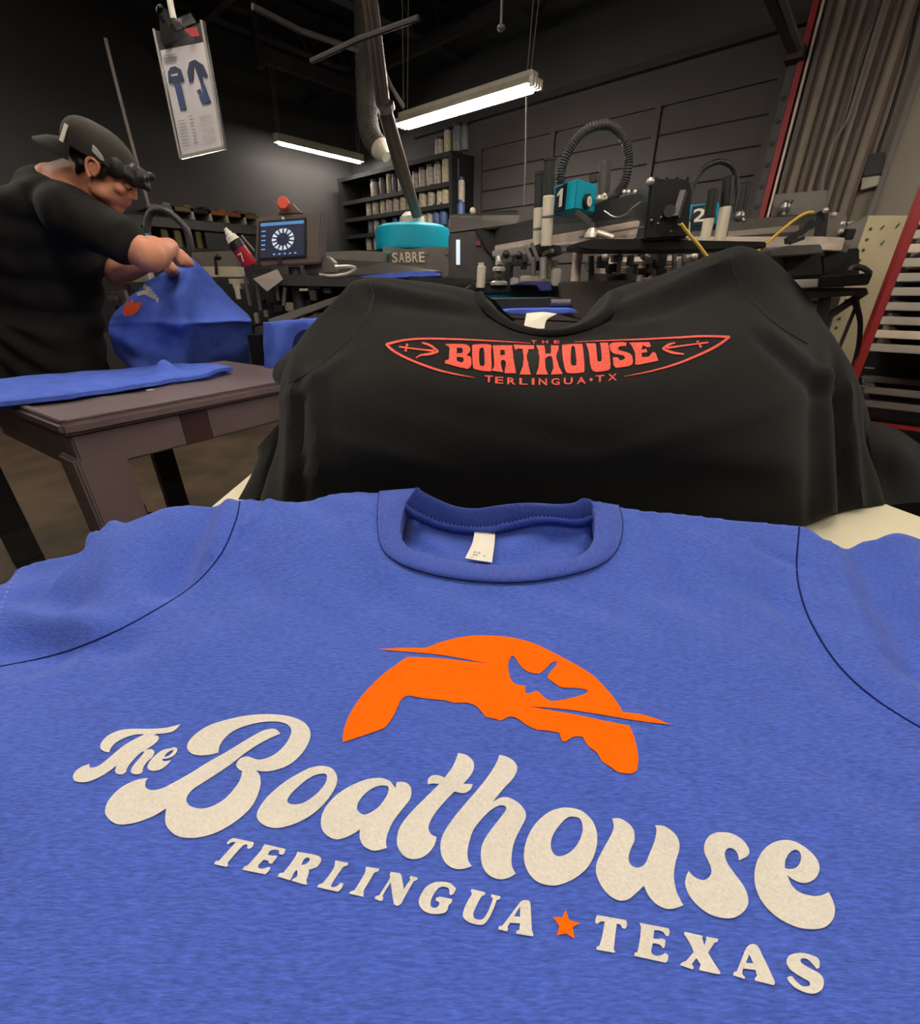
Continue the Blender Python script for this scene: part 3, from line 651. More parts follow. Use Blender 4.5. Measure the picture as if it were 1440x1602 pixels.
# ---------------------------------------------------------------- PRINT on the blue shirt (flat ink, outlines)
INK = [
 (100, 1110, 6, ['1098,145! 1040,205 960,230 870,237! 780,300 700,380 600,455 490,540 400,605 300,660 200,690 110,680 88,640 110,590 170,545 245,517! 245,545 275,552 340,530 440,450 560,350 660,290 760,240! 680,243 580,270 490,320 445,370 430,408! 380,400 345,365 360,310 420,250 520,205 640,188 800,188 960,178']),
 (100, 1110, 6, ['830,262 873,250 895,275 865,320 775,385! 825,380 852,405 835,450 785,500 750,550 742,592! 715,612 665,615 632,590 650,540 700,480 745,425 752,402 720,418 650,488 605,545 588,592! 555,615 505,612 485,585 505,530 580,460 680,370 770,290']),
 (100, 1110, 6, ['1000,372 1045,362 1068,385 1040,435 980,465 925,473! 935,492 970,492 1010,480! 980,520 920,565 850,585 800,572 788,535 820,480 880,420 940,385', '1020,388 1028,400 990,440 945,455! 965,420']),
 (260, 1100, 6, ['1075,295! 980,335 860,400 740,480 620,575 480,670 340,760 240,830 193,905 215,962 270,990 350,998 450,970 560,900 650,800 700,720 718,645! 680,622 662,580 700,525 770,508 835,530! 900,535 1000,500 1090,430 1150,350 1178,270 1150,215 1060,182 940,182 800,205 650,260 560,330 510,400 495,470! 420,490 320,498 240,480 200,425 220,360 300,280 420,210 600,155 780,120 960,110 1130,125 1260,165 1330,220 1358,300 1330,400 1250,510 1150,590 1030,635 930,648 848,638! 885,690 890,780 850,900 780,1010 640,1130 480,1220 330,1265 200,1272 100,1250 20,1180 -5,1110 5,995! -100,1060 -220,1110 -360,1145 -470,1140 -550,1080 -570,1010 -530,910 -420,800 -280,730 -165,710! -190,750 -185,800 -130,825 -40,810 90,745 240,660 400,560 560,470 740,360 880,280 960,252 1030,252']),
 (380, 1180, 5.5385, ['700,108 780,135 820,210 800,300 720,420 600,530 450,610 300,647 190,625 125,560 140,480 220,370 360,250 500,165 600,120', '690,175 730,190 715,260 640,350 530,425 440,440 388,415 420,350 520,255 610,195']),
 (380, 1180, 5.5385, ['1200,212 1270,235 1310,280 1324,302! 1335,248! 1390,245 1435,263 1463,314 1449,397 1385,480 1302,591 1255,701 1242,775 1251,817! 1180,838 1120,840 1050,800 1015,730 1018,655! 960,695 870,735 790,740 710,690 678,610 700,500 780,390 900,300 1040,235 1130,215', '1240,278 1265,310 1240,380 1170,470 1090,520 1040,528 995,490 1000,430 1060,350 1150,290']),
 (600, 1160, 6, ['700,115! 770,130 830,175 852,230 830,310 750,405! 840,408! 820,455 770,488 720,488 670,475! 600,545 500,660 440,760 425,830 450,880 500,903! 480,980 420,1060 340,1105 250,1110 180,1070 130,980 135,870 180,770 290,640 420,510 525,405! 470,400 420,408! 420,360 460,325 520,325 575,345! 640,260 680,180']),
 (600, 1160, 6, ['1090,132! 1160,150 1230,195 1258,260 1220,350 1120,460 1025,578! 1100,535 1180,535 1270,585 1330,660 1335,730 1290,820 1230,950 1205,1080 1210,1180 1243,1248! 1180,1285 1100,1302 1010,1275 940,1200 915,1090 930,970 1000,850 1100,720 1150,650 1145,615 1090,608 1010,650 910,750 840,850 800,980 790,1060 800,1130 832,1178! 760,1202 680,1205 600,1165 550,1090 535,990 560,880 640,750 760,600 900,440 1000,310 1060,210']),
 (800, 1240, 5.1429, ['450,127 560,150 650,230 690,340 680,470 620,600 520,690 400,745 300,752 190,710 120,610 103,500 130,370 200,250 300,165 380,135', '500,200 555,220 575,300 545,400 480,480 400,518 345,500 318,430 340,340 400,255 450,210']),
 (800, 1240, 5.1429, ['810,215! 870,212 940,250 985,310 990,390 960,460 942,530 960,585 1010,610 1070,585 1110,500 1150,400 1168,310 1155,268! 1230,275 1310,330 1350,400 1350,470 1320,570 1308,680 1325,790 1360,870 1385,912! 1310,938 1240,940 1160,900 1100,830 1065,755! 1010,810 940,865 870,875 790,835 720,750 682,650 690,560 740,460 800,350 825,280']),
 (1040, 1280, 5.1429, ['450,118 540,130 630,185 678,260 665,310 595,345! 585,290 545,250 505,250 482,290 500,360 560,450 640,560 672,660 655,730 600,785 520,812 400,795 300,740 210,650 165,550 170,480 192,430! 240,480 310,503 360,475 375,420 350,350 318,280 320,210 355,150 400,125']),
 (1040, 1280, 5.1429, ['950,182 1060,200 1170,275 1230,350 1243,420 1210,490 1130,528 1050,510 985,465! 1020,545 1090,605 1190,632 1260,625 1318,600! 1350,670 1367,740 1350,820 1280,885 1160,898 1040,875 900,800 790,690 730,560 722,430 760,310 840,220', '1050,260 1090,290 1090,350 1060,400 1010,415 965,408! 968,350 1000,290']),
]
SMALL = [
 (320, 1290, 5.1429, ['235,115! 400,150! 390,185 360,202 345,195! 345,170 320,170! 270,220 210,290 190,315 195,330! 180,348! 80,325! 95,300 120,298! 180,230 240,165 250,148! 225,148 190,168! 182,155! 205,130']),
 (320, 1290, 5.1429, ['485,165! 655,203! 645,235 625,250 600,240! 600,215 560,210 530,220 510,250! 550,258 570,255! 590,262! 545,322! 520,318 515,300 480,290! 440,330 435,355 470,362 510,350 535,352! 515,385 490,408! 305,370! 325,345 350,335! 400,280 460,210 468,190!']),
 (320, 1290, 5.1429, ['750,225! 890,250 935,270 940,300 910,345 845,370! 835,420 822,455 832,488! 790,485 705,458! 712,445! 745,425 750,390 742,372! 720,400 705,432! 690,455! 590,425! 605,400 635,395! 680,340 730,270 740,250!', '825,272 850,280 840,305 810,328 780,330! 800,290']),
 (320, 1290, 5.1429, ['1055,295! 1160,315! 1150,335 1120,345! 1060,430 1020,500 1040,510 1070,500 1100,475 1122,482! 1105,520 1075,547! 908,510! 920,490 950,480! 1000,420 1040,360 1050,330!']),
 (320, 1290, 5.1429, ['1300,345! 1408,362! 1400,382 1370,392! 1330,460 1285,535 1285,555! 1280,588! 1165,562! 1180,545 1210,535! 1250,470 1290,400 1300,370!']),
 (570, 1340, 5.1429, ['215,130! 285,140! 300,155! 310,210 320,270! 345,230 370,195 365,175! 375,162! 430,175! 425,195 400,205! 350,290 300,385! 270,403 240,390! 228,320 215,215! 180,270 150,320! 155,350! 135,365 85,345! 95,325 120,320! 160,260 208,180 205,155!']),
 (570, 1340, 5.1429, ['610,210 690,220 740,265! 720,305 695,318 685,300! 680,265 640,250 600,260 560,310 535,370 540,410 575,420 600,400 605,375! 575,360! 580,340 610,330! 710,350! 700,380 680,400 670,435! 640,462 560,470 490,450 445,400 445,340 490,260 550,220']),
 (570, 1340, 5.1429, ['865,268! 975,295! 970,315 945,325! 910,390 880,460 885,500 920,515 960,505 1000,440 1035,350 1020,335! 1022,310! 1098,328! 1090,350 1065,358! 1040,430 1000,510 960,552 910,555 840,535 795,490 800,440 830,370 865,310 855,290!']),
 (570, 1340, 5.1429, ['1290,358 1330,365 1340,400! 1345,500 1350,600! 1363,635! 1345,648 1230,628! 1222,610 1250,595! 1255,545! 1175,540! 1155,570 1160,590! 1150,610! 1080,592! 1085,570 1110,565! 1160,500 1220,420 1260,370', '1255,410! 1255,492! 1205,488!']),
 (850, 1400, 6.2609, ['525,205! 810,255! 820,300 800,340 768,328! 755,300 720,290! 705,400 690,540! 697,555! 690,573 525,545! 522,520 550,505! 580,400 600,270! 560,270 530,292! 510,275 515,235!']),
 (850, 1400, 6.2609, ['940,280! 1225,335! 1235,370 1222,412 1195,405! 1170,370 1130,355 1085,355! 1075,435! 1110,440 1160,432! 1195,450! 1185,520 1165,528! 1145,500 1105,485 1070,482! 1055,560 1070,590 1110,605 1160,595 1190,575! 1222,600 1215,650 1195,672! 890,605! 895,575 920,570! 945,440 955,320!']),
 (1040, 1440, 5.3333, ['165,100! 315,135! 310,155! 330,215! 345,165! 345,140! 445,160! 440,185 415,190! 360,275! 410,360 460,435! 445,455 285,420! 290,395! 300,375! 262,320! 225,370! 240,400! 230,415! 125,378! 145,355 175,345! 240,270! 210,200 160,120!']),
 (1040, 1440, 5.3333, ['725,203 775,220 810,290! 860,390 920,525! 910,548! 755,510! 750,490 770,470! 755,420! 655,408! 645,450 670,480! 665,495! 570,465! 575,440 600,430! 640,330 680,235', '705,290! 738,365! 675,360!']),
 (1040, 1440, 5.3333, ['1110,278 1190,285 1280,325 1290,400! 1265,410! 1240,380 1190,330 1140,325 1135,355 1190,395 1290,450 1325,510 1310,580 1250,615 1180,610 1090,570 1030,510 1022,478! 1060,470! 1100,520 1150,555 1205,550 1200,515 1140,480 1050,420 1015,360 1035,300']),
]
SUN7 = '85,938! 100,820 160,680 260,540 400,400 500,325 600,252! 750,255 900,265 1080,285 1270,308! 1150,285 950,245 760,222 600,208 370,190! 560,178 750,178! 880,130 1020,95 1160,78 1337,82 1467,98 1617,140 1777,215 1937,300 2097,400 2217,520 2297,625 2337,695! 2467,710 2597,745 2717,795! 2537,775 2337,745 2137,710 1897,675 1737,660 1567,648! 1787,685 1987,720 2187,765 2392,803! 2437,920 2462,1060 2452,1165! 2397,1192 2297,1180! 2237,1135 2167,1090! 2127,1020 2057,965 2017,895! 1947,893 1877,932! 1849,925 1827,862! 1737,845 1647,838! 1567,800 1487,745 1427,732 1357,765! 1320,750! 1240,735! 1200,690 1150,640 1080,618! 980,620! 900,598! 800,590 700,578! 640,565 590,568 550,600! 500,710 450,790 400,830 230,890'
BIRD = '1447,238! 1417,300 1427,400 1467,465 1557,485! 1552,540! 1587,545 1647,525 1687,560 1747,602 1817,602 1927,580 2017,555 2062,525! 2037,512 1957,500 1847,495 1787,460 1732,420! 1747,380 1807,315! 1807,285! 1767,295 1717,345 1667,385! 1607,380! 1557,360 1507,310 1477,260'
def ink(group, tree, off=.0006, step=10): return merge([decal([pathpts(q, ox, oy, sc) for q in lp], tree, step, off) for ox, oy, sc, lp in group])
bt.add('script_lettering', ink(INK, TB), m_white_ink, label='off white script lettering', fixn=False)
bt.add('small_lettering', ink(SMALL, TB), m_white_ink, label='off white slab lettering below the script', fixn=False)
bt.add('sunset_print', decal([pathpts(SUN7, 520, 980, 5.1429), pathpts(BIRD, 520, 980, 5.1429)], TB, 10), m_orange_ink, label='orange setting sun print with a bird', fixn=False)
bt.add('star_print', decal([pathpts('222,155! 255,255! 360,285! 288,325! 308,440! 225,385! 135,405! 160,315! 95,225! 190,228!', 850, 1400, 6.2609)], TB, 10), m_orange_ink, label='small orange star print', fixn=False)

# ================================================================ THE BLACK SHIRTS
BR = [
 [(522, 478, .66), (562, 440, .675), (640, 441, .68), (748, 460, .67), (800, 508, .63), (860, 521, .61), (910, 505, .63), (958, 458, .67), (1040, 433, .68), (1143, 393, .68), (1180, 391, .68), (1218, 412, .67), (1262, 470, .65)],
 [(478, 520, .63), (530, 497, .62), (620, 490, .61), (735, 497, .60), (800, 530, .585), (860, 540, .58), (915, 530, .585), (975, 498, .60), (1060, 485, .61), (1160, 460, .625), (1210, 455, .63), (1250, 470, .64), (1288, 505, .64)],
 [(447, 572, .57), (500, 558, .55), (600, 545, .53), (730, 548, .52), (800, 560, .515), (860, 563, .515), (920, 560, .515), (990, 548, .52), (1085, 535, .53), (1190, 520, .55), (1245, 525, .57), (1285, 535, .59), (1322, 555, .60)],
 [(437, 620, .53), (492, 612, .49), (592, 605, .465), (728, 608, .455), (800, 612, .455), (860, 613, .455), (925, 612, .455), (992, 608, .455), (1100, 600, .465), (1210, 590, .49), (1265, 592, .52), (1305, 600, .55), (1346, 612, .57)],
 [(436, 685, .50), (490, 682, .45), (590, 680, .425), (728, 680, .42), (800, 680, .42), (860, 680, .42), (925, 680, .42), (992, 680, .42), (1105, 680, .425), (1220, 680, .445), (1275, 683, .48), (1312, 686, .51), (1352, 690, .54)],
 [(420, 745, .49), (480, 742, .43), (590, 742, .41), (728, 745, .408), (800, 745, .408), (860, 745, .408), (925, 745, .408), (992, 745, .408), (1108, 745, .41), (1225, 745, .425), (1280, 745, .46), (1322, 745, .50), (1372, 745, .54)],
 [(408, 790, .49), (472, 800, .44), (590, 808, .425), (728, 812, .423), (800, 812, .423), (860, 812, .423), (925, 812, .423), (992, 812, .423), (1110, 810, .425), (1228, 806, .44), (1285, 800, .46), (1330, 795, .50), (1384, 785, .53)],
]
rows3 = [[P(*q) for q in r] for r in BR]
# wrap the sides back and the top over and down behind
def wrap(r, k):
    b = .16 if k > 0 else .10
    L_ = r[0]+CY*.05-UP*.01+CX*.003; Rr = r[-1]+CY*.05-UP*.01-CX*.003
    return [r[0]+CY*b-UP*.04+CX*.03, L_]+r+[Rr, r[-1]+CY*b-UP*.04-CX*.03]
rows3 = [wrap(r, i) for i, r in enumerate(rows3)]
back0 = [p+CY*.03-UP*.012 for p in rows3[0]]; back1 = [p+CY*.07-UP*.10 for p in rows3[0]]
def setz(p, z): p = p.copy(); p.z = z; return p
back2 = [setz(p+CY*.04, H-.245) for p in rows3[0]]
bottom = [setz(p+CY*.004, H-.245) for p in rows3[-1]]
v_, f_, ni, nj = loft([back2, back1, back0]+rows3+[bottom], 9, 9)
V = []
for i, p in enumerate(v_):
    r_, c_ = divmod(i, nj); u = c_/(nj-1); side = max(0, abs(u-.5)*2-.5)/.5; dn = min(1, max(0, (r_/(ni-1)-.35)/.4))
    q = noise.noise(Vector((u*26, (r_/ni)*3.0, 0)))*.010*side*dn+noise.noise(Vector((u*5+3, (r_/ni)*5, 4)))*.004*dn*(1-side)
    V.append(p-CY*q+CX*noise.noise(Vector((p.z*12, p.x*9, 1)))*.004*side)
def topx(p):
    q = p-ORI; X = q.x*math.cos(YAW)+q.y*math.sin(YAW); Y = -q.x*math.sin(YAW)+q.y*math.cos(YAW); d = Y*_c-q.z*_s
    return 720+FPX*X/max(d, .05), 801-FPX*(Y*_s+q.z*_c)/max(d, .05)
KR = [((950, 492), (1120, 418), .007, 9), ((985, 505), (1120, 452), -.004, 10), ((930, 515), (1010, 505), .003, 8), ((600, 452), (690, 470), .005, 8), ((640, 478), (740, 492), -.004, 9), ((560, 470), (590, 520), .004, 9),
      ((1292, 600), (1300, 790), .008, 9), ((1308, 605), (1318, 790), -.009, 7), ((1326, 620), (1342, 790), .008, 8), ((1272, 620), (1270, 790), -.005, 10), ((456, 612), (448, 790), .007, 8), ((470, 615), (474, 780), -.008, 7), ((492, 600), (500, 770), .005, 10), ((515, 640), (520, 740), -.003, 9),
      ((1230, 540), (1290, 590), .005, 9), ((1205, 545), (1275, 610), -.004, 9), ((520, 575), (470, 612), .005, 8), ((560, 700), (760, 760), .003, 18), ((1000, 700), (1200, 640), .003, 20), ((700, 640), (900, 690), -.002, 20)]
V2 = []
for p in V:
    x_, y_ = topx(p); h_ = 0
    for (a, b, A, W) in KR:
        ax, ay = a; bx_, by_ = b; L = math.hypot(bx_-ax, by_-ay); dx, dy = (bx_-ax)/L, (by_-ay)/L
        u = (x_-ax)*dx+(y_-ay)*dy; q = (x_-ax)*-dy+(y_-ay)*dx; e = max(0, -u, u-L)
        h_ += A*math.exp(-(q/W)**2-(e/(W*4.5))**2)
    V2.append(p+(UP*.7-CY*.7)*h_ if tocam(p)[1] < .70 else p)
V = V2
kt = Thing('black_tshirt', 'topmost black tee of the stack, with a coral surfboard shaped print', 'shirt', cf(.08, .55, ZT), group='black tees stacked on the table')
kt.add('body', (V, f_), m_black, smooth=True)
TK = bvh(V, f_)
kc_o = [(742, 462), (752, 482), (775, 503), (812, 520), (858, 527), (905, 521), (940, 508), (962, 488), (972, 460)]
kc_i = [(757, 461), (768, 478), (790, 496), (820, 511), (860, 518), (900, 511), (925, 497), (942, 478), (950, 459)]
rowsK = []
for k in range(5):
    u = k/4; row = []
    for a, b in zip(kc_o, kc_i):
        px_, py_ = a[0]*(1-u)+b[0]*u, a[1]*(1-u)+b[1]*u
        q = project(TK, px_, py_, .0015+.004*math.sin(math.pi*u))
        Y_ = .655-.035*(1-abs(px_-860)/110)
        if q is None or tocam(q)[1] > .75: q = P(px_, py_, Y_)
        row.append(q)
    rowsK.append(row)
v_, f_, _, _ = loft(rowsK, 5, 3)
kt.add('collar', (v_, f_), m_black, smooth=True, label='black ribbed collar')
lp = MB().tube([P(790, 487, .70), P(812, 478, .73), P(835, 492, .73), (P(850, 505, .70))], .006, 8, smooth=6)
kt.add('back_collar', MB().pp([(758, 462), (775, 470), (790, 488), (806, 500), (800, 508), (778, 500), (762, 482)], .70, .004).pp([(960, 458), (944, 464), (932, 478), (925, 497), (940, 500), (956, 485)], .69, .004), m_black, label='dark inside of the back collar')
tv, tf_, _, _ = loft([[P(824, 490, .665), P(850, 488, .665), P(872, 491, .665)], [P(822, 500, .655), P(840, 499, .65), P(856, 500, .655)], [P(820, 512, .64), P(838, 514, .638), P(852, 514, .64)]], 4, 4)
kt.add('neck_tag', (tv, tf_), m_tag, smooth=True, label='white neck tag')
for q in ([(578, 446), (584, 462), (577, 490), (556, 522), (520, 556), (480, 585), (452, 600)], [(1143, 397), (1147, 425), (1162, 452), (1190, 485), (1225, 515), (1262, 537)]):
    kt.add('sleeve_seam_shade', seam_line(q, TK, .0011, .0), m_black_seam_shade, smooth=True)
# coral print
def K5(q): return pathpts(q, 590, 510, 4.8)
def K6(q): return pathpts(q, 860, 510, 4.8)
KL = [
 [K5('510,140! 640,140 690,155 700,190 672,225! 705,240 708,300 680,328! 600,310 510,285! 512,265! 540,255! 545,165!'), K5('600,168! 640,172 640,205 600,210!'), K5('600,235! 648,245 642,278 600,265!')],
 [K5('730,145 850,145 855,200 860,330 830,345 740,330 720,300 715,170'), K5('782,170 802,178 808,290 792,305 770,290 768,190')],
 [K5('870,150! 1015,150! 1025,250! 1045,360! 960,360! 958,340! 968,280 945,258 930,280 938,330! 950,352! 860,340! 880,300 872,180'), K5('925,185! 955,185! 962,222! 925,225!')],
 [K5('1025,145! 1180,150! 1180,178! 1135,180! 1137,300! 1155,370! 1070,370! 1098,300! 1095,180! 1062,175 1040,190!')],
 [K5('1195,150! 1256,150! 1262,185! 1264,214! 1306,212! 1308,185! 1306,150! 1365,150! 1362,300! 1395,365! 1305,370! 1325,320! 1315,240 1290,232 1262,250! 1265,320! 1285,370! 1195,370! 1215,310! 1213,190!')],
 [K6('110,145 230,140 250,160 262,330 240,355 150,360 120,340 100,250 95,160'), K6('165,168 190,165 202,285 182,302 160,282')],
 [K6('270,135! 345,135! 350,150! 360,260 378,270 392,255 385,150! 380,130! 440,130! 450,200 458,310 430,340 340,348 310,310 295,200 280,150')],
 [K6('460,135 540,125! 580,130! 575,155! 525,160 522,185 600,210 625,250 610,300 500,320! 480,300! 475,240! 512,240! 530,265! 565,250 550,225 480,210 455,175')],
 [K6('595,130! 750,125! 760,160! 735,165! 700,150! 690,185! 725,175! 735,200! 690,208! 695,240! 745,235! 775,200! 795,205! 818,265! 660,298! 640,290! 645,270! 640,200! 615,150')],
]
def Z5(p): return [Vector((590+a/4.8, 510+b/4.8, w_/4.8)) for a, b, w_ in p]
def Z6(p): return [Vector((860+a/4.8, 510+b/4.8, w_/4.8)) for a, b, w_ in p]
def cst(a): return [Vector((p[0], p[1])) for p in stroke(a, 6)]
KS = [Z5([(1150, 134, 3), (900, 118, 9), (600, 104, 13), (350, 100, 15), (200, 112, 16), (72, 142, 20)]), Z5([(68, 138, 20), (130, 195, 18), (260, 262, 17), (450, 332, 16), (600, 368, 11), (740, 393, 3)]),
      Z6([(190, 124, 3), (450, 113, 8), (700, 104, 12), (950, 92, 15), (1150, 81, 17), (1350, 86, 18)]), Z6([(1352, 84, 18), (1270, 145, 18), (1150, 208, 18), (950, 290, 15), (750, 346, 10), (560, 383, 3)]),
      Z5([(165, 160, 14), (300, 178, 12), (430, 192, 16)]), Z5([(338, 130, 12), (400, 150, 18), (462, 196, 14)]), Z5([(462, 196, 14), (400, 214, 20), (330, 224, 14), (292, 246, 8)]), Z5([(228, 138, 22), (222, 168, 12), (215, 196, 22)]),
      Z6([(1192, 128, 14), (1050, 146, 11), (880, 170, 16)]), Z6([(848, 176, 14), (895, 145, 18), (946, 130, 8)]), Z6([(848, 176, 14), (920, 204, 20), (1010, 216, 10)]), Z6([(1108, 116, 20), (1122, 140, 10), (1138, 165, 20)])]
parts = [decal([cst(q)], TK, 12, .0008) for q in KS]+[decal(l, TK, 12, .0008) for l in KL]
kt.add('surfboard_print', merge(parts), m_coral_ink, label='coral surfboard and lettering print', fixn=False)
def glyph_px(ch, cx_, cy_, w_, h_, sk=0.0):
    v, f = text_polys(ch); out = []
    for a in v:
        out.append(project(TK, cx_+(a[0]-.5)*w_, cy_-(a[1]-.5)*h_+(a[0]-.5)*w_*sk, .0009))
    return (out, f) if all(o is not None for o in out) else ([], [])
gl = []
for ch, x, y in (('T', 840, 402), ('E', 918, 412), ('R', 1010, 419), ('L', 1100, 421), ('I', 1172, 422), ('N', 1245, 424), ('G', 1340, 423)):
    gl.append(glyph_px(ch, 590+x/4.8, 510+y/4.8, (4.5 if ch == 'I' else 13), 10.5, .04))
for ch, x, y in (('U', 140, 418), ('A', 238, 415), ('T', 378, 400), ('X', 472, 390)):
    gl.append(glyph_px(ch, 860+x/4.8, 510+y/4.8, 14, 10.5, -.06))
gl.append(decal([[Vector((925+2.6*math.cos(a/8*6.28), 594.8+2.6*math.sin(a/8*6.28))) for a in range(8)]], TK, 9, .0008))
for ch, x in (('T', 1178), ('H', 1262), ('E', 1350)): gl.append(glyph_px(ch, 590+x/4.8, 510+124/4.8, 9, 5))
kt.add('small_lettering', merge([g for g in gl if g[0]]), m_coral_ink, label='small coral lettering under the print', fixn=False)

# lower shirts of the stack: soft folded layers whose edges show at the sides
def slab(X0, X1, Y0, Y1, z0, z1, seed, n=120, nr=6, amp=.005):
    v = []; rnd = random.Random(seed); ph = rnd.random()*9
    for k in range(nr+1):
        a = math.pi*k/nr; zz = (z0+z1)/2-(z1-z0)/2*math.cos(a); out = math.sin(a)**.5 if 0 < k < nr else 0
        for i in range(n):
            t = 2*math.pi*i/n; c0, s0 = math.cos(t), math.sin(t)
            ex = abs(c0)**.28*(1 if c0 > 0 else -1); ey = abs(s0)**.35*(1 if s0 > 0 else -1)
            q = amp*noise.noise(Vector((c0*2.5+ph, s0*2.5, zz*14)))+amp*.5*noise.noise(Vector((c0*9+ph, s0*9, zz*22)))
            sx = (X1-X0)/2-.018+.018*out+q; sy = (Y1-Y0)/2-.018+.018*out+q
            v.append(cf((X0+X1)/2+ex*sx, (Y0+Y1)/2+ey*sy, zz+.006*noise.noise(Vector((c0*3+ph, s0*3, 5)))*(0 < k < nr)))
    f = [(k*n+i, k*n+(i+1) % n, (k+1)*n+(i+1) % n, (k+1)*n+i) for k in range(nr) for i in range(n)]+[tuple(range(n))[::-1], tuple(range(nr*n, nr*n+n))]
    return v, f
lay = [(-.283, .50, 'lowest black tee of the stack, its ragged edge on the cream table'), (-.250, .485, 'second black tee from the bottom of the stack'), (-.232, .478, 'third black tee from the bottom of the stack'),
       (-.214, .462, 'fourth black tee from the bottom of the stack'), (-.205, .452, 'fifth black tee from the bottom of the stack'), (-.198, .445, 'sixth black tee from the bottom, just under the topmost tee')]
for i, (X0, X1, lb) in enumerate(lay):
    v_, f_ = slab(X0, X1-.012*max(0, i-2), (.50, .505, .51, .54, .56, .58)[i], .74, ZT+.0245*i, ZT+.0245*i+.0255, i+3, amp=.009)
    o = single('black_tshirt', (v_, f_), m_black, lb, 'shirt', 'black tees stacked on the table', smooth=True, sub=1)
# sleeve lobes drooping at the right and left of the stack
def lobe(rows, name, lb):
    rr = [[P(*q) for q in r] for r in rows]; v, f, a, b = loft(rr, 6, 6)
    v = [p-CY*.006*noise.noise(p*18) for p in v]
    nb = len(v); v2 = v+[setz(p+CY*.07-UP*.01, max(ZT+.002, p.z-.015)) for p in v]
    f2 = f+[tuple(i+nb for i in q)[::-1] for q in f]
    edge = [i for i in range(b)]+[i*b+b-1 for i in range(1, a)]+[(a-1)*b+i for i in range(b-2, -1, -1)]+[i*b for i in range(a-2, 0, -1)]
    f2 += [(edge[i], edge[(i+1) % len(edge)], edge[(i+1) % len(edge)]+nb, edge[i]+nb) for i in range(len(edge))]
    kt.add(name, (v2, f2), m_black, smooth=True, label=lb)
lobe([[(1262, 482, .69), (1285, 500, .69), (1318, 545, .68), (1340, 600, .67)], [(1275, 560, .64), (1300, 575, .64), (1335, 600, .64), (1354, 625, .64)],
      [(1290, 660, .61), (1318, 665, .60), (1346, 668, .59), (1364, 672, .60)], [(1300, 745, .59), (1330, 750, .58), (1362, 752, .565), (1382, 752, .58)], [(1305, 788, .57), (1335, 790, .56), (1368, 788, .55), (1394, 780, .56)]], 'sleeve', 'folded right sleeve')
lobe([[(1352, 664, .60), (1375, 661, .61), (1405, 672, .61), (1432, 690, .61), (1470, 715, .60)], [(1360, 700, .57), (1380, 700, .57), (1410, 705, .57), (1440, 718, .58), (1475, 735, .58)],
      [(1365, 750, .55), (1385, 752, .55), (1412, 752, .55), (1442, 756, .56), (1480, 760, .57)], [(1368, 790, .525), (1390, 791, .525), (1415, 789, .53), (1445, 786, .535), (1485, 780, .55)]], 'sleeve', 'black sleeve spread out to the right')
lobe([[(520, 480, .668), (495, 505, .66), (462, 540, .65), (430, 572, .64)], [(505, 510, .64), (480, 530, .635), (455, 555, .63), (427, 585, .63)], [(480, 560, .60), (465, 575, .60), (448, 592, .60), (428, 592, .62)], [(452, 602, .585), (448, 605, .585), (440, 604, .59), (430, 596, .61)]], 'sleeve', 'folded left sleeve')
lobe([[(440, 660, .545), (428, 672, .545), (412, 690, .55), (403, 700, .56)], [(436, 700, .53), (424, 706, .53), (410, 715, .54), (404, 718, .55)], [(430, 735, .52), (414, 735, .52), (398, 742, .53), (390, 748, .54)], [(420, 778, .50), (402, 780, .50), (384, 782, .51), (372, 782, .52)]], 'sleeve', 'crumpled left sleeve end')

# ================================================================ TAUPE CART with folded blue shirts
ZC2 = .85
A0 = PZ(93, 664, ZC2); B0 = PZ(437, 600, ZC2)
e1 = (B0-A0); L0c = e1.length; Lc = L0c+.22; e1.normalize(); e2 = Vector((-e1.y, e1.x, 0)); Dc = .70
ct = Thing('utility_cart', 'taupe plastic utility table with thick legs holding folded blue tees', 'table', A0*1+e1*.4+e2*.2-UP*ZC2)
def cl_(u, v, z): p = A0+e1*u+e2*v; p.z = z; return p
Rc = Matrix((e1, e2, UP)).transposed()
ct.add('tabletop', MB().prism([cl_(0, .012, ZC2-.035), cl_(.02, 0, ZC2-.035), cl_(Lc, 0, ZC2-.035), cl_(Lc, Dc, ZC2-.035), cl_(0, Dc, ZC2-.035)], UP*.035), m_cart, bev=.009, smooth=True)
ct.add('rim', MB().box(cl_(Lc/2, .016, ZC2+.002), (Lc-.03, .018, .006), M3=Rc).box(cl_(.016, Dc/2, ZC2+.002), (.018, Dc-.03, .006), M3=Rc), m_cart, bev=.0025)
def cb(u0, u1, v0, v1, z0, z1, name='apron', m=m_cart, bev=.005, lb=None):
    ct.add(name, MB().box(cl_((u0+u1)/2, (v0+v1)/2, (z0+z1)/2), (u1-u0, v1-v0, z1-z0), M3=Rc), m, bev=bev, label=lb)
cb(.015, L0c*.46, .02, .035, ZC2-.135, ZC2-.035); cb(L0c*.58, Lc, .02, .035, ZC2-.135, ZC2-.035)
cb(.02, .035, .03, Dc, ZC2-.15, ZC2-.035); cb(Lc-.03, Lc-.015, .03, Dc, ZC2-.13, ZC2-.035); cb(.02, Lc-.02, Dc-.03, Dc-.015, ZC2-.13, ZC2-.035)
for u, v in ((.0, .015), (Lc-.13, .015)):
    q = MB(); q.box(cl_(u+.065, v+.012, (ZC2-.1)/2), (.115, .02, ZC2-.1), M3=Rc); q.box(cl_(u+(.012 if u < .1 else .118), v+.06, (ZC2-.1)/2), (.02, .11, ZC2-.1), M3=Rc)
    ct.add('leg', q, m_cart, bev=.006)
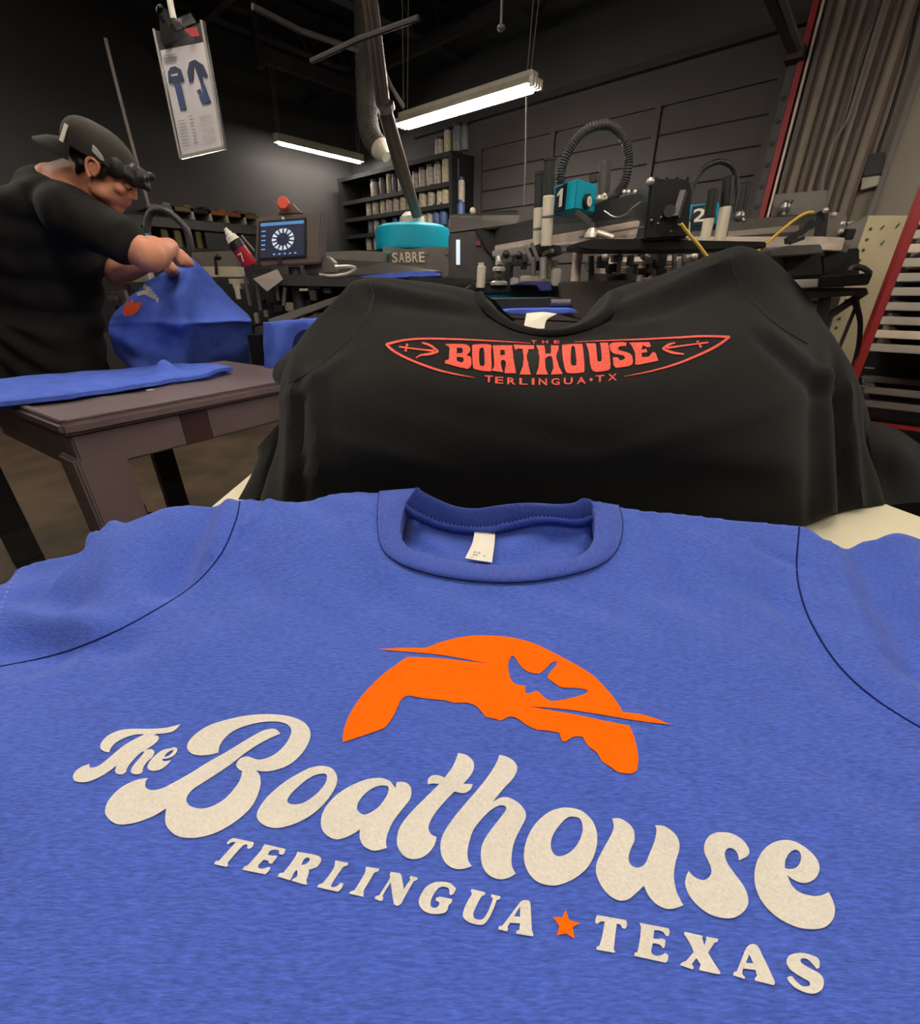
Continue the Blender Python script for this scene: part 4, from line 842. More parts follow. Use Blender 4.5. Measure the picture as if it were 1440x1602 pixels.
for (px_, py_, xx) in ((263, 740, -2.10), (22, 830, -1.98)):
    p = PL(px_, py_, xx); p.z = 0
    q = MB().box(p+UP*(ZC2-.05)/2, (.045, .075, ZC2-.05), rz=.1)
    for z in (.2, .32, .44): q.box(p+UP*z+Vector((.0, 0, 0)), (.05, .08, .006), rz=.1)
    ct.add('leg', q, m_blkm, bev=.003, label='dark rear leg')
ct.add('cover_cap', MB().box(cl_(L0c*.52, .05, ZC2-.085), (L0c*.13, .06, .1), M3=Rc), M('dark red brown', (58, 34, 34), .6))
ct.add('sticker', MB().lathe(PZ(235, 610, ZC2+.0005), UP, [(0, .012), (.0012, .012)], 16), m_white, label='small round white sticker on the top')
def flat_shirt(pxs, z, th, name, label, seed, mat=m_blue_far, bump=.006, group=None, cell=.006):
    """folded shirt lying on a surface: outline given by places on the plane z"""
    pts = [tocam(PZ(a, b, z)) for a, b in pxs]
    def hf(X, Y):
        X = np.asarray(X); Y = np.asarray(Y)
        return (z-H)+th+bump*np.sin(X*23+Y*31+seed)*np.sin(Y*17-X*9+seed)+bump*.5*np.sin(X*60-Y*45+seed*2)
    v, f, _ = shirt_mesh([np.array(p) for p in pts], hf, cell, .012)
    return v, f
for i, (pxs, dz_, lb) in enumerate((([(-60, 640), (40, 632), (120, 624), (190, 612), (262, 601), (330, 592), (366, 578), (340, 573), (260, 574), (150, 584), (0, 597), (-60, 603)], .002, 'lower folded blue tee on the taupe table, its edge jutting out at the right'),
                            ([(-60, 636), (40, 628), (110, 621), (160, 612), (215, 606), (270, 594), (325, 588), (364, 578), (330, 573), (290, 572), (262, 574), (230, 578), (140, 585), (0, 596), (-60, 601)], .016, 'upper folded blue tee on the taupe table with a crumpled peak'))):
    v, f = flat_shirt(pxs, ZC2+dz_, .011, 'folded', lb, i*2.1, bump=.0025)
    if i == 1:
        pk = PZ(262, 587, ZC2+.02)
        v = [p+UP*(.050*math.exp(-((p.x-pk.x)**2+(p.y-pk.y)**2)/.0013)+.012*math.exp(-((p.x-pk.x-.05)**2+(p.y-pk.y-.16)**2)/.003)) for p in v]
    single('blue_tshirt', (v, f), m_blue_far, lb, 'shirt', 'folded blue tees on the taupe table', smooth=True, fixn=False)

# ================================================================ THE MAN
def hv(f, u):   # frame from forward & up (room vectors)
    f = f.normalized(); y = u.cross(f).normalized(); z = f.cross(y); return Matrix((f, y, z)).transposed()
YM = 2.02
man = Thing('person', 'person in black tee and backwards black cap bending over a blue shirt', 'person', setz(P(120, 700, 2.1), 0))
HF = hv(CX*.76+CY*.16-UP*.64, CX*.6+CY*.0+UP*.8)
HCF = hv(CX*.87+CY*.10-UP*.42, CX*.4+UP*.9)
HO = P(167, 267, YM); hs_ = 1.0
HOC = P(160, 270, YM)
def hc(x, y, z): return HOC+HCF@(Vector((x, y, z))*1.08)
def hp(x, y, z): return HO+HF@(Vector((x, y, z))*hs_)
def hr(*r): return tuple(q*hs_ for q in r)
# +y in head frame points away from the viewer (left side of the head)
sk = MB()
sk.ell(hp(-.010, 0, .022), hr(.090, .075, .078), HF, 24, 16)
sk.ell(hp(.035, 0, -.035), hr(.062, .058, .072), HF, 20, 12)
sk.ell(hp(.062, 0, -.088), hr(.028, .030, .024), HF); sk.ell(hp(.068, 0, .035), hr(.024, .052, .028), HF)
sk.cap(hp(.086, 0, .020), hp(.101, 0, -.018), .009*hs_, .012*hs_); sk.ell(hp(.092, 0, -.022), hr(.014, .019, .009), HF)
sk.ell(hp(.085, 0, -.050), hr(.014, .024, .007), HF); sk.ell(hp(.084, 0, -.062), hr(.013, .021, .007), HF)
for sg in (-1, 1):
    sk.ell(hp(.068, .040*sg, -.012), hr(.022, .022, .022), HF); sk.ell(hp(.02, .05*sg, -.06), hr(.035, .016, .03), HF)
    sk.ell(hp(-.006, .077*sg, -.006), hr(.017, .008, .030), HF)
nb = P(88, 290, YM+.03)
sk.cap(hp(-.035, 0, -.035), nb, .056, .066); sk.cap(hp(-.0, 0, -.06), nb+CX*.05-UP*.04, .045, .06)
# torso core, arms, legs (one continuous body)
chest = P(82, 385, 2.08); pel = P(85, 545, 2.10)
sk.cap(nb, chest, .07, .10); sk.cap(chest, pel, .10, .10)
shR = P(112, 335, 1.90); elR = P(232, 400, 1.86); wrR = P(266, 386, 2.05)
shL = P(140, 345, 2.24); elL = P(183, 428, 2.20); wrL = P(252, 402, 2.16)
sk.cap(nb, shR, .06, .06); sk.cap(shR, elR, .062, .054); sk.cap(elR, wrR, .056, .032); sk.ell((elR*.7+wrR*.3), .056)
sk.cap(nb, shL, .06, .06); sk.cap(shL, elL, .058, .05); sk.cap(elL, wrL, .05, .03)
def hand(w, d, up, side, s=1.0):
    """fist: palm, four fingers curled down around the cloth, thumb across"""
    d = d.normalized(); side = side.normalized(); up = side.cross(d).normalized()*(1 if side.cross(d).dot(up) > 0 else -1)
    R = Matrix((d, side, up)).transposed()
    sk.ell(w+d*.045*s, (.046*s, .040*s, .020*s), R)
    for k in range(4):
        b = w+d*.066*s+side*(-.030+.020*k)*s+up*.004; L = (.9, 1.0, .95, .78)[k]*s
        p1 = b+d*.016*L-up*.010*L; p2 = p1-up*.026*L-d*.010*L; p3 = p2-d*.026*L+up*.004
        sk.cap(b-d*.02, p1, .0105*s, .0098*s, 8); sk.cap(p1, p2, .0098*s, .009*s, 8); sk.cap(p2, p3, .009*s, .008*s, 8)
    t0 = w+d*.02*s+side*-.034*s; t1 = t0+d*.028*s-side*.010*s-up*.016*s; t2 = t1+d*.018*s+side*.018*s-up*.012*s
    sk.cap(t0, t1, .013*s, .011*s, 8); sk.cap(t1, t2, .011*s, .009*s, 8)
hand(wrR, CX*.55+CY*.35-UP*.75, UP, CX*-.25-CY*.9, .95)
hand(wrL, CX*.7-CY*.1-UP*.7, UP, CX*.2-CY*.9, .95)
hipR = P(100, 580, 2.08); knR = P(150, 690, 1.98); 
anR = setz(knR+CX*.05+CY*.02, .11); hipL = P(70, 580, 2.22); knL = setz(hipL+CX*.10, .50); anL = setz(knL-CX*.02, .11)
for h_, k_, a_ in ((hipR, knR, anR), (hipL, knL, anL)):
    sk.cap(pel, h_, .10, .10); sk.cap(h_, k_, .098, .064); sk.cap(k_, a_, .060, .042); sk.ell(k_*.62+a_*.38-CX*.012, (.060, .056, .11))
skin = man.add('body', remesh(sk, .0062, 5), m_skin, smooth=True, fixn=False)
# ear relief, eye, brow
for sg in (-1, 1):
    e = MB(); pts = [hp(.006, .084*sg, -.022), hp(.013, .086*sg, .002), hp(.008, .088*sg, .020), hp(-.008, .090*sg, .026), hp(-.021, .090*sg, .014), hp(-.020, .088*sg, -.006), hp(-.010, .085*sg, -.026), hp(-.002, .083*sg, -.034)]
    e.tube(pts, .0052*hs_, 8, smooth=4); e.tube([hp(-.006, .086*sg, .012), hp(-.011, .086*sg, -.002), hp(-.004, .085*sg, -.016)], .0035*hs_, 6, smooth=4)
    e.ell(hp(-.006, .081*sg, -.002), hr(.016, .006, .027), HF)
    man.add('ear', e, m_skin, smooth=True)
    man.add('eye', MB().ell(hp(.083, .030*sg, .010), hr(.011, .014, .008), HF), m_white, smooth=True)
    man.add('eyelid', MB().ell(hp(.0835, .030*sg, .014), hr(.0125, .0155, .007), HF), m_skin, smooth=True)
    man.add('iris', MB().ell(hp(.0925, .030*sg, .006), hr(.003, .006, .005), HF), m_hair, smooth=True)
    man.add('eyebrow', MB().cap(hp(.098, .016*sg, .034), hp(.086, .048*sg, .033), .0045, .003), m_hair, smooth=True)
# hair: back and sides under the cap, forelock in front
hh = MB()
hh.ell(hp(-.030, 0, .030), hr(.084, .081, .066), HF); hh.ell(hp(-.062, 0, -.008), hr(.045, .066, .042), HF)
for sg in (-1, 1):
    hh.ell(hp(.040, .060*sg, .040), hr(.036, .022, .034), HF); hh.cap(hp(.026, .070*sg, .02), hp(.020, .072*sg, -.022), .012, .006, 8)
    hh.cap(hp(-.045, .055*sg, -.02), hp(-.052, .05*sg, -.055), .022, .010, 8)
rr = random.Random(5)
for k in range(40):
    y = rr.uniform(-.055, .055); hh.ell(hp(.088+rr.uniform(-.016, .018), y, .056+rr.uniform(-.020, .016)), rr.uniform(.012, .019))
for k in range(10):
    hh.ell(hp(.108+rr.uniform(-.01, .008), rr.uniform(-.04, .03), .036+rr.uniform(-.014, .012)), rr.uniform(.011, .015))
hh.ell(hp(.082, 0, .058), hr(.030, .062, .022), HF)
man.add('hair', remesh(hh, .0055, 2), m_hair, smooth=True, fixn=False)
# cap: dome tilted back, brim over the nape, band
def dome(x, r0, tilt):
    v = []; n = 32; m = 9
    for j in range(m+1):
        a = math.pi/2*j/m
        for i in range(n):
            t = 2*math.pi*i/n
            ca = max(0, math.cos(a))**.75
            v.append(hc(-.004+.112*math.cos(t)*ca-.020*math.sin(a), .090*math.sin(t)*ca, .036-.006*math.cos(t)*ca+.094*math.sin(a)))
    return v, [(j*n+i, j*n+(i+1) % n, (j+1)*n+(i+1) % n, (j+1)*n+i) for j in range(m) for i in range(n)]+[tuple(range(m*n, m*n+n)), tuple(range(n))[::-1]]
cap_o = man.add('cap', dome(0, 0, 0), m_cap, smooth=True, label='black baseball cap worn backwards')
br = []
n = 14
for z_ in (0, .004):
    for j in (0, 1, 2):
        for i in range(n+1):
            a = math.radians(118+124*i/n); rr0 = 1+[0, .42, .80][j]*abs(math.sin(math.pi*(i+.0001)/n))**.7*1.0
            br.append(hc(-.004+.108*math.cos(a)*rr0, .089*math.sin(a)*(1+(rr0-1)*.25), .044+z_-.034*[0, .45, 1.2][j]-.010*abs(math.sin(a))*j*.5))
N1 = n+1; fb = []
for L_ in (0, 1):
    for j in (0, 1):
        for i in range(n): fb.append((L_*3*N1+j*N1+i, L_*3*N1+j*N1+i+1, L_*3*N1+(j+1)*N1+i+1, L_*3*N1+(j+1)*N1+i))
for i in range(n): fb.append((2*N1+i, 2*N1+i+1, 5*N1+i+1, 5*N1+i))
man.add('brim', (br, fb), m_cap, parent=cap_o, smooth=True)
def patch(c, ux, uy, poly, nrm):
    return MB().prism([c+ux*a+uy*b for a, b in poly], nrm*.003)
cn_ = HF@Vector((0, -1, 0))
man.add('patch', patch(hc(.032, -.0895, .056), HF@Vector((1, 0, 0)), HF@Vector((0, -.25, .97)), [(-.018, -.007), (.010, -.014), (.020, -.009), (.012, .002), (-.008, .012), (-.02, .014)], cn_), m_white, parent=cap_o, label='small white side emblem')
man.add('patch', patch(hc(-.078, -.066, .062), HCF@Vector((.80, -.6, 0)), HCF@Vector((.12, .12, .98)), [(-.011, -.028), (.010, -.028), (.012, .030), (-.009, .030)], HCF@Vector((-.6, -.8, 0.1))), m_tag, parent=cap_o, label='white vertical emblem patch near the brim')
man.add('button', MB().ell(hc(-.024, 0, .124), .006), m_cap, parent=cap_o)
# shirt: torso, two sleeves
ts = MB()
Rt = Matrix.Rotation(YAW+.25, 3, 'Z')
for px_, py_, Y_, rx, ry, rz_ in ((72, 540, 2.10, .215, .16, .10), (70, 505, 2.10, .225, .17, .12), (62, 455, 2.10, .235, .175, .14), (58, 405, 2.09, .235, .185, .14), (60, 365, 2.08, .215, .19, .12), (72, 330, 2.07, .175, .19, .085), (88, 305, 2.06, .12, .15, .06), (76, 296, 2.08, .10, .12, .075)):
    ts.ell(P(px_, py_, Y_), (rx, ry, rz_), Rt, 24, 14)
ts.cap(P(95, 322, 2.03), shR, .085, .095); ts.cap(P(108, 335, 1.92), P(190, 374, 1.865), .096, .080); ts.cap(P(95, 322, 2.10), shL, .085, .09); ts.cap(shL, P(165, 400, 2.22), .088, .078)
ts.lathe(P(190, 374, 1.865)-(elR-shR).normalized()*.02, elR-shR, [(0, .079), (.035, .082), (.055, .083)], 20)
ts.cyl(P(72, 500, 2.10), P(88, 596, 2.10), .19, .205, 24)
tsv, tsf = remesh(ts, .0085, 30)
cc = P(88, 288, 2.05); out = []
for p in tsv:
    t = p.z*7; d = noise.noise(Vector((p.x*5, p.y*5, p.z*4)))*.016+noise.noise(Vector((p.x*14+p.z*9, p.y*14, p.z*5)))*.007
    fold = .008*math.sin((p.z*1.6+(p.x*CX.x+p.y*CX.y)*1.2)*28+noise.noise(p*3)*5)*max(0, min(1, (1.25-p.z)*3))
    out.append(p-CY*(d+fold)+CX*(d*.5))
man.add('shirt', (out, tsf), M('man black tee', (33, 31, 30), .9, bump=.2, bscale=200, var=.1, vscale=30, spec=.2), smooth=True, label='black short sleeved tee', fixn=False)
sh = MB(); sh.cap(pel, hipR, .15, .13); sh.cap(hipR, knR+UP*.03, .13, .10); sh.cap(pel, hipL, .165, .13); sh.cap(hipL, knL+UP*.03, .13, .105)
man.add('shorts', remesh(sh, .012, 5), m_blkm, smooth=True, fixn=False)
for a_ in (anR, anL):
    man.add('sock', MB().lathe(setz(a_, .08), UP, [(0, .046), (.09, .047), (.10, .045)], 16), m_blkm, smooth=True)
    q = MB(); q.ell(setz(a_, .05)+CX*.0, (.06, .05, .05)); q.ell(setz(a_, .042)+CX*.07, (.10, .048, .040)); q.box(setz(a_, .012)+CX*.05, (.25, .09, .022), rz=YAW)
    man.add('shoe', remesh(q, .008, 4), m_blk, smooth=True, fixn=False)

# ================================================================ BLUE SHIRTS on the press pallets
def cloth(rows, name, label, amp=.006, mat=m_blue_far, group=None, k=6, back=.05, fq=14):
    rr = [[P(*q) for q in r] for r in rows]; v, f, a, b = loft(rr, k, k)
    v = [p-CY*amp*noise.noise(p*fq)*2 for p in v]
    return v, f
YS = [
 [(206, 462, 2.10), (232, 440, 2.16), (262, 420, 2.22), (288, 404, 2.24), (303, 404, 2.24), (330, 433, 2.34), (362, 468, 2.46), (388, 492, 2.55)],
 [(190, 478, 2.06), (222, 460, 2.10), (256, 440, 2.16), (284, 420, 2.20), (304, 418, 2.22), (332, 444, 2.32), (364, 474, 2.42), (391, 496, 2.50)],
 [(174, 495, 2.00), (212, 485, 2.05), (248, 475, 2.10), (280, 465, 2.12), (306, 462, 2.16), (334, 472, 2.26), (366, 486, 2.36), (393, 500, 2.44)],
 [(171, 500, 1.995), (208, 498, 2.03), (246, 496, 2.06), (282, 495, 2.08), (307, 496, 2.12), (336, 496, 2.20), (367, 497, 2.29), (394, 499, 2.37)],
 [(170, 506, 1.99), (206, 505, 2.02), (244, 504, 2.04), (284, 504, 2.06), (308, 505, 2.10), (338, 504, 2.18), (368, 502, 2.26), (394, 503, 2.34)],
 [(170, 511, 1.995), (206, 511, 2.02), (244, 511, 2.04), (284, 511, 2.06), (308, 511, 2.10), (338, 510, 2.185), (368, 508, 2.27), (394, 509, 2.35)],
 [(171, 524, 2.00), (206, 530, 2.02), (244, 535, 2.04), (286, 530, 2.07), (308, 528, 2.12), (338, 526, 2.20), (368, 524, 2.28), (394, 522, 2.36)],
 [(176, 545, 2.04), (210, 562, 2.04), (250, 572, 2.06), (288, 570, 2.10), (308, 562, 2.16), (338, 560, 2.24), (368, 556, 2.30), (392, 552, 2.38)],
 [(184, 560, 2.08), (214, 585, 2.06), (252, 590, 2.08), (290, 588, 2.12), (310, 580, 2.18), (340, 578, 2.26), (366, 575, 2.32), (388, 572, 2.4)],
]
YS = [[(a, b, y+(.0 if i < 5 or j < 4 else .07*(i-4)/4)-(.05 if j == 3 and 1 < i < 6 else 0)) for j, (a, b, y) in enumerate(r)] for i, r in enumerate(YS)]
v, f = cloth(YS, '', '', .010)
dt = Thing('blue_tshirt', 'blue printed tee being pulled by the man over a square press pallet', 'shirt', P(280, 580, 2.15))
dt.add('body', (v, f), m_blue_far, smooth=True)
TD = bvh(v, f)
wl = []
for k in range(11):
    x = 212+3.4*k; y = 446+2.0*k-9*math.sin(k/10*math.pi); wl.append([Vector((x, y)), Vector((x+2.6, y-1)), Vector((x+2.2, y+8+3*(k % 2))), Vector((x-.6, y+7))])
wl.append([Vector((214, 459)), Vector((226, 454)), Vector((246, 463)), Vector((243, 469)), Vector((226, 461)), Vector((216, 464))])
dt.add('lettering_print', merge([decal([q], TD, 8, .002) for q in wl]), m_white_ink, label='blurred white print', fixn=False)
dt.add('sunset_print', decal([[Vector(q) for q in ((192, 490), (195, 480), (200, 470), (204, 474), (207, 467), (211, 476), (220, 471), (222, 476), (217, 486), (208, 493), (196, 495))]], TD, 8, .002), M('bright orange ink', (235, 84, 24), .7), label='orange print', fixn=False)
v, f = cloth([[(412, 505, 1.95), (440, 502, 1.98), (470, 499, 2.0), (500, 497, 2.02), (540, 495, 2.05)], [(411, 508, 1.93), (440, 506, 1.95), (470, 504, 1.97), (500, 502, 1.99), (540, 500, 2.0)], [(412, 540, 1.95), (434, 545, 1.93), (462, 536, 1.98), (490, 535, 1.96), (540, 530, 2.0)],
              [(414, 575, 1.97), (432, 588, 1.94), (455, 585, 1.98), (490, 580, 1.96), (540, 575, 2.0)], [(416, 600, 1.98), (432, 612, 1.95), (455, 612, 1.97), (490, 610, 1.97), (540, 600, 2.0)]], '', '', .008)
d2 = Thing('blue_tshirt', 'blue tee draped over a dark pallet just left of the black stack', 'shirt', P(450, 610, 1.97))
d2.add('body', (v, f), m_blue_far, smooth=True)
T2 = bvh(v, f)
d2.add('sleeve_opening_shade', decal([[Vector((474+17*math.cos(a*.35), 537+21*math.sin(a*.35)-.3*(17*math.cos(a*.35)))) for a in range(18)]], T2, 8, .002), M('shaded inside of blue sleeve', (20, 26, 80), .95), label='dark patch painted for the shaded sleeve opening', fixn=False)  # flat patch on the cloth, coloured dark for the shade inside

# ================================================================ JOB TICKET hanging on a cord
TKY = 1.22
t = Thing('job_ticket', 'clear sleeve with a printed job sheet hanging from a black clip and white cord', 'ticket', P(345, 240, TKY))
tc4 = [P(241, 46, TKY+.06), P(318, 32, TKY-.02), P(353, 233, TKY-.02), P(283, 249, TKY+.06)]
nrm = (tc4[1]-tc4[0]).cross(tc4[3]-tc4[0]).normalized()
def tk(u, v, off=0): return (tc4[0]*(1-u)+tc4[1]*u)*(1-v)+(tc4[3]*(1-u)+tc4[2]*u)*v-nrm*off*(1 if nrm.dot(CY) > 0 else -1)
def tq(u0, v0, u1, v1, off): return [tk(u0, v0, off), tk(u1, v0, off), tk(u1, v1, off), tk(u0, v1, off)]
t.add('sleeve', MB().prism([tk(.0, .0), tk(.3, .05), tk(.62, .04), tk(1.0, .0), tk(1, 1), tk(0, 1)], nrm*.004), m_gloss)
sheet = t.add('sheet', MB().prism(tq(.06, .155, .95, .975, .001), -nrm*.0008*(1 if nrm.dot(CY) > 0 else -1)), M('printed paper', (226, 220, 224), .5, var=.05, vscale=40))
for nm, e_ in (('sleeve_edge', [(0, 0, .035, 1), (.965, 0, 1, 1), (0, .975, 1, 1)]),):
    q = MB()
    for u0, v0, u1, v1 in e_: q.prism(tq(u0, v0, u1, v1, .0025), -nrm*.001*(1 if nrm.dot(CY) > 0 else -1))
    t.add(nm, q, M('sleeve edge', (170, 166, 156), .3), label='milky edge of the sleeve')
def art(polys, m, nm, off=.0032):
    q = MB()
    for p in polys: q.prism([tk(a, b, off) for a, b in p], -nrm*.0003*(1 if nrm.dot(CY) > 0 else -1))
    t.add(nm, q, m, parent=sheet)
m_navy = M('navy ink', (40, 52, 88), .6); m_navy2 = M('blue ink', (52, 74, 124), .6)
art([[(.14, .32), (.22, .29), (.32, .29), (.42, .32), (.45, .40), (.38, .41), (.36, .37), (.36, .42), (.19, .42), (.19, .37), (.17, .41), (.11, .40)]], m_navy, 'shirt_artwork')
art([[(.22, .42), (.36, .42), (.38, .62), (.24, .62)]], m_navy2, 'shirt_artwork')
art([[(.54, .35), (.62, .28), (.74, .27), (.88, .32), (.93, .40), (.86, .41), (.83, .38), (.82, .45), (.76, .45), (.70, .30), (.62, .42), (.54, .43)]], m_navy, 'shirt_artwork')
art([[(.76, .45), (.84, .46), (.90, .60), (.78, .61)], [(.66, .50), (.74, .49), (.76, .53), (.68, .53)], [(.68, .55), (.76, .54), (.80, .60), (.72, .61)]], m_navy2, 'shirt_artwork')
tx = []
for k in range(4): tx.append([(.10, .20+.014*k), (.10+.3-.04*(k % 2), .20+.014*k), (.10+.3-.04*(k % 2), .205+.014*k), (.10, .205+.014*k)])
for k in range(9):
    tx.append([(.14, .70+.026*k), (.30, .70+.026*k), (.30, .704+.026*k), (.14, .704+.026*k)]); tx.append([(.40, .68+.027*k), (.47, .68+.027*k), (.47, .686+.027*k), (.40, .686+.027*k)])
for k in range(6): tx.append([(.62, .70+.04*k), (.86, .70+.04*k), (.86, .703+.04*k), (.62, .703+.04*k)])
tx += [[(.20, .345), (.34, .345), (.34, .36), (.20, .36)]]
art(tx[:-1], m_grey_ink, 'text_lines'); art(tx[-1:], m_white, 'shirt_logo', .0036)
clip = MB().pp([(249, 22), (262, 14), (292, 42), (296, 55), (268, 66), (255, 72), (251, 60)], [TKY+.03]*7, .022)
clip.tube([P(268, 40, TKY+.01), P(256, 14, TKY+.01), P(249, 10, TKY+.0), P(247, 20, TKY+.01), P(256, 34, TKY+.01)], .003, 6, smooth=3)
t.add('binder_clip', clip, m_blk, label='black binder clip')
t.add('clear_tab', MB().pp([(268, 32), (298, 20), (306, 34), (276, 46)], TKY-.01, .003), m_gloss)
t.add('red_tape', MB().pp([(288, 46), (306, 42), (312, 56), (300, 58)], TKY-.01, .002), M('red tape', (176, 66, 70), .5))
t.add('cord', MB().tube([P(272, 30, TKY+.01), P(268, 12, TKY+.01), P(264, -10, TKY+.01), P(255, -60, TKY+.02)], .006, 8), m_white)

# ================================================================ SCREEN PRINTING PRESS
hub = P(645, 390, 4.0)
PR = Thing('screen_printing_press', 'large automatic screen printing press with teal hub, numbered print arms and grey rails', 'machine', setz(hub, 0))
def hpart(nm, q, m, **k): return PR.add(nm, q, m, **k)
YH = 3.72
hpart('pallet', MB().pp([(200, 516), (292, 516), (384, 511), (380, 545), (292, 556), (205, 545)], [2.14, 2.14, 2.44, 2.44, 2.18, 2.14], vec=CY*.25), m_blk)
hpart('pallet_arm', MB().beam(P(330, 535, 2.5), P(560, 480, 3.4), .08, .05), m_dkmet)
hpart('pallet', MB().pp([(398, 512), (420, 509), (560, 500), (560, 520), (420, 524), (398, 526)], 2.03, .3), m_dkmet, bev=.004)
hpart('pallet_arm', MB().beam(P(470, 512, 2.3), P(600, 470, 3.4), .08, .05), m_dkmet)
hpart('dark_cover', MB().bx(394, 524, 413, 600, 2.3, .05), m_blk)
# teal drum and cabinet with its lettering
c0 = P(646, 390, YH+.30); r_ = (P(704, 368, YH+.30)-P(588, 368, YH+.30)).length/2
zt = P(645, 350, YH).z; zb = P(645, 387, YH).z; cT = setz(P(646, 370, YH+.3), zb)
drum = MB().lathe(cT, UP, [(0, r_), (.006, r_*1.01), (.02, r_), (zt-zb-.02, r_), (zt-zb, r_*.97), (zt-zb+.02, r_*.80)], 40)
hpart('hub_drum', drum, m_teal, smooth=True, label='teal drum shaped hub cover')
hpart('hub_cap', MB().lathe(setz(cT, zt+.015), UP, [(0, .1), (.06, .09), (.09, .05)], 16).box(P(651, 344, YH+.2), (.05, .05, .06)), m_dirtyw)
zc_ = P(645, 436, YH).z
hpart('cabinet', MB().bx(600, 386, 704, 440, YH+.03, .5), m_mdmet, bev=.006)
hpart('cabinet', MB().bx(616, 432, 660, 452, YH+.05, .4), m_blk)
hpart('swirl_emblem', MB().pp([(600, 392), (614, 392), (606, 400), (612, 412), (606, 424), (600, 428)], YH+.0, .004), M('teal emblem', (70, 140, 140), .5), label='teal swirl beside the lettering')
wv = word_on('SABRE', P(614, 411, YH-.004), P(665, 410, YH-.004)-P(614, 411, YH-.004), UP*(P(640, 394, YH).z-P(640, 410, YH).z))
hpart('lettering', wv, M('cream lettering', (214, 204, 180), .5), label='pale raised name lettering', fixn=False)
for a, b in ((668, 396), (668, 430), (698, 396), (698, 430)): hpart('bolt', MB().cyl(P(a, b, YH+.03), P(a, b, YH+.01), .012, n=8), m_steel)
# rounded top bar and gearbox right of the hub
hpart('support_bar', MB().pp([(702, 340), (706, 335), (806, 328), (816, 334), (818, 343), (808, 352), (706, 366), (702, 360)], [3.3, 3.3, 2.9, 2.9, 2.9, 2.9, 3.3, 3.3], vec=CY*.22), m_mdmet, bev=.01)
hpart('knob', MB().ell(P(740, 330, 3.1), .018), m_white)
hpart('gear_housing', MB().pp([(702, 366), (758, 360), (772, 400), (790, 440), (702, 440)], 3.15, .3), m_dkmet, bev=.008)
hpart('corner_plate', MB().pp([(745, 360), (785, 352), (772, 402), (760, 388)], 3.1, .06), m_blkm)
hpart('indicator_strip', MB().bx(714, 375, 720, 414, 3.12, .02), M('indicator strip', (190, 205, 214), .3, emis=(220, 232, 240), est=.8), label='pale vertical indicator strip')
hpart('red_light', MB().bx(745, 377, 752, 384, 3.13, .02), m_red)
# arm of station one
def arm(top0, bot0, top1, bot1, Y0, Y1, w_, m, nm, **k):
    a, b, c, d = P(*top0, Y0), P(*bot0, Y0), P(*bot1, Y1), P(*top1, Y1)
    dirv = (c-b).normalized(); sd = Vector((-dirv.y, dirv.x, 0)).normalized()
    if sd.dot(CX) < 0 and abs(sd.dot(CX)) > abs(sd.dot(CY)): sd = -sd
    if sd.dot(CY) < 0: sd = -sd
    hpart(nm, MB().prism([a, b, c, d], sd*w_), m, bev=.004, **k)
arm((774, 357), (774, 386), (1012, 298), (1012, 343), 3.1, 1.65, .14, m_dkmet, 'print_arm', label='dark upper beam of the nearest arm')
arm((774, 384), (774, 395), (1012, 342), (1012, 373), 3.08, 1.62, .16, m_pink, 'arm_rail', label='pale lower rail of the nearest arm')
hpart('rail_slot', MB().pp([(870, 376), (1008, 353), (1008, 356), (870, 379)], [2.28, 1.6, 1.6, 2.28], vec=-CY*.002), m_mdmet)
arm((770, 392), (770, 402), (905, 372), (905, 392), 3.0, 2.1, .1, m_lsteel, 'inner_rail')
# numbered box one
def numbox(corner, left, right, hpx, Yc, Yl, Yr_, ch, gauge=True, pu=(.18, .62)):
    tc_ = P(*corner, Yc); tl = setz(P(*left, Yl), tc_.z); trr = setz(P(*right, Yr_), tc_.z)
    zbx = P(corner[0], corner[1]+hpx, Yc).z-tc_.z
    q = MB().prism([tc_, tl, tl+trr-tc_, trr], UP*zbx)
    o = hpart('number_box', q, m_teal, bev=.004, label='teal number box')
    n1 = (tl-tc_).cross(UP); n1 = n1.normalized()*(1 if n1.dot(CY) < 0 else -1)
    u = (tc_-tl)
    PR.add('number_plate', MB().prism([tl+u*a+UP*zbx*b for a, b in ((pu[0], .08), (pu[1], .04), (pu[1], .94), (pu[0], .94))], n1*.003), m_blk, parent=o)
    g0 = tl+u*(pu[0]+.06)+UP*zbx*.80+n1*.0045
    v, f = text_on(ch, g0, u*.34, UP*-zbx*.6)
    if ch == '1': v, f = [g0+u*.34*a-UP*zbx*.62*b for a, b in ((.42, 0), (.80, 0), (.80, 1), (.50, 1), (.10, .74), (.10, .62), (.42, .72))], [(0, 1, 2, 3, 6), (3, 4, 5, 6)]
    PR.add('numeral', (v, f), m_white, parent=o, label='white numeral', fixn=False)
    if gauge:
        n2 = (trr-tc_).cross(UP); n2 = n2.normalized()*(1 if n2.dot(CY) < 0 else -1)
        gc = tc_*.52+trr*.48+UP*zbx*.68
        PR.add('gauge', MB().lathe(gc, n2, [(0, .022), (.012, .022), (.014, .019)], 20), m_blk, parent=o)
        PR.add('gauge_dial', MB().lathe(gc, n2, [(.0, .015), (.0155, .015)], 20), m_white, parent=o)
        PR.add('gauge_needle', MB().beam(gc+n2*.0165-UP*.004, gc+n2*.0165+UP*.010, .002, .001, up=n2), m_red, parent=o)
    return o
numbox((904, 279), (865, 292), (937, 280), 48, 1.78, 1.92, 1.88, '1')
numbox((1126, 316), (1066, 323), (1136, 315), 36, 2.05, 2.14, 2.2, '2', gauge=False, pu=(.32, .78))
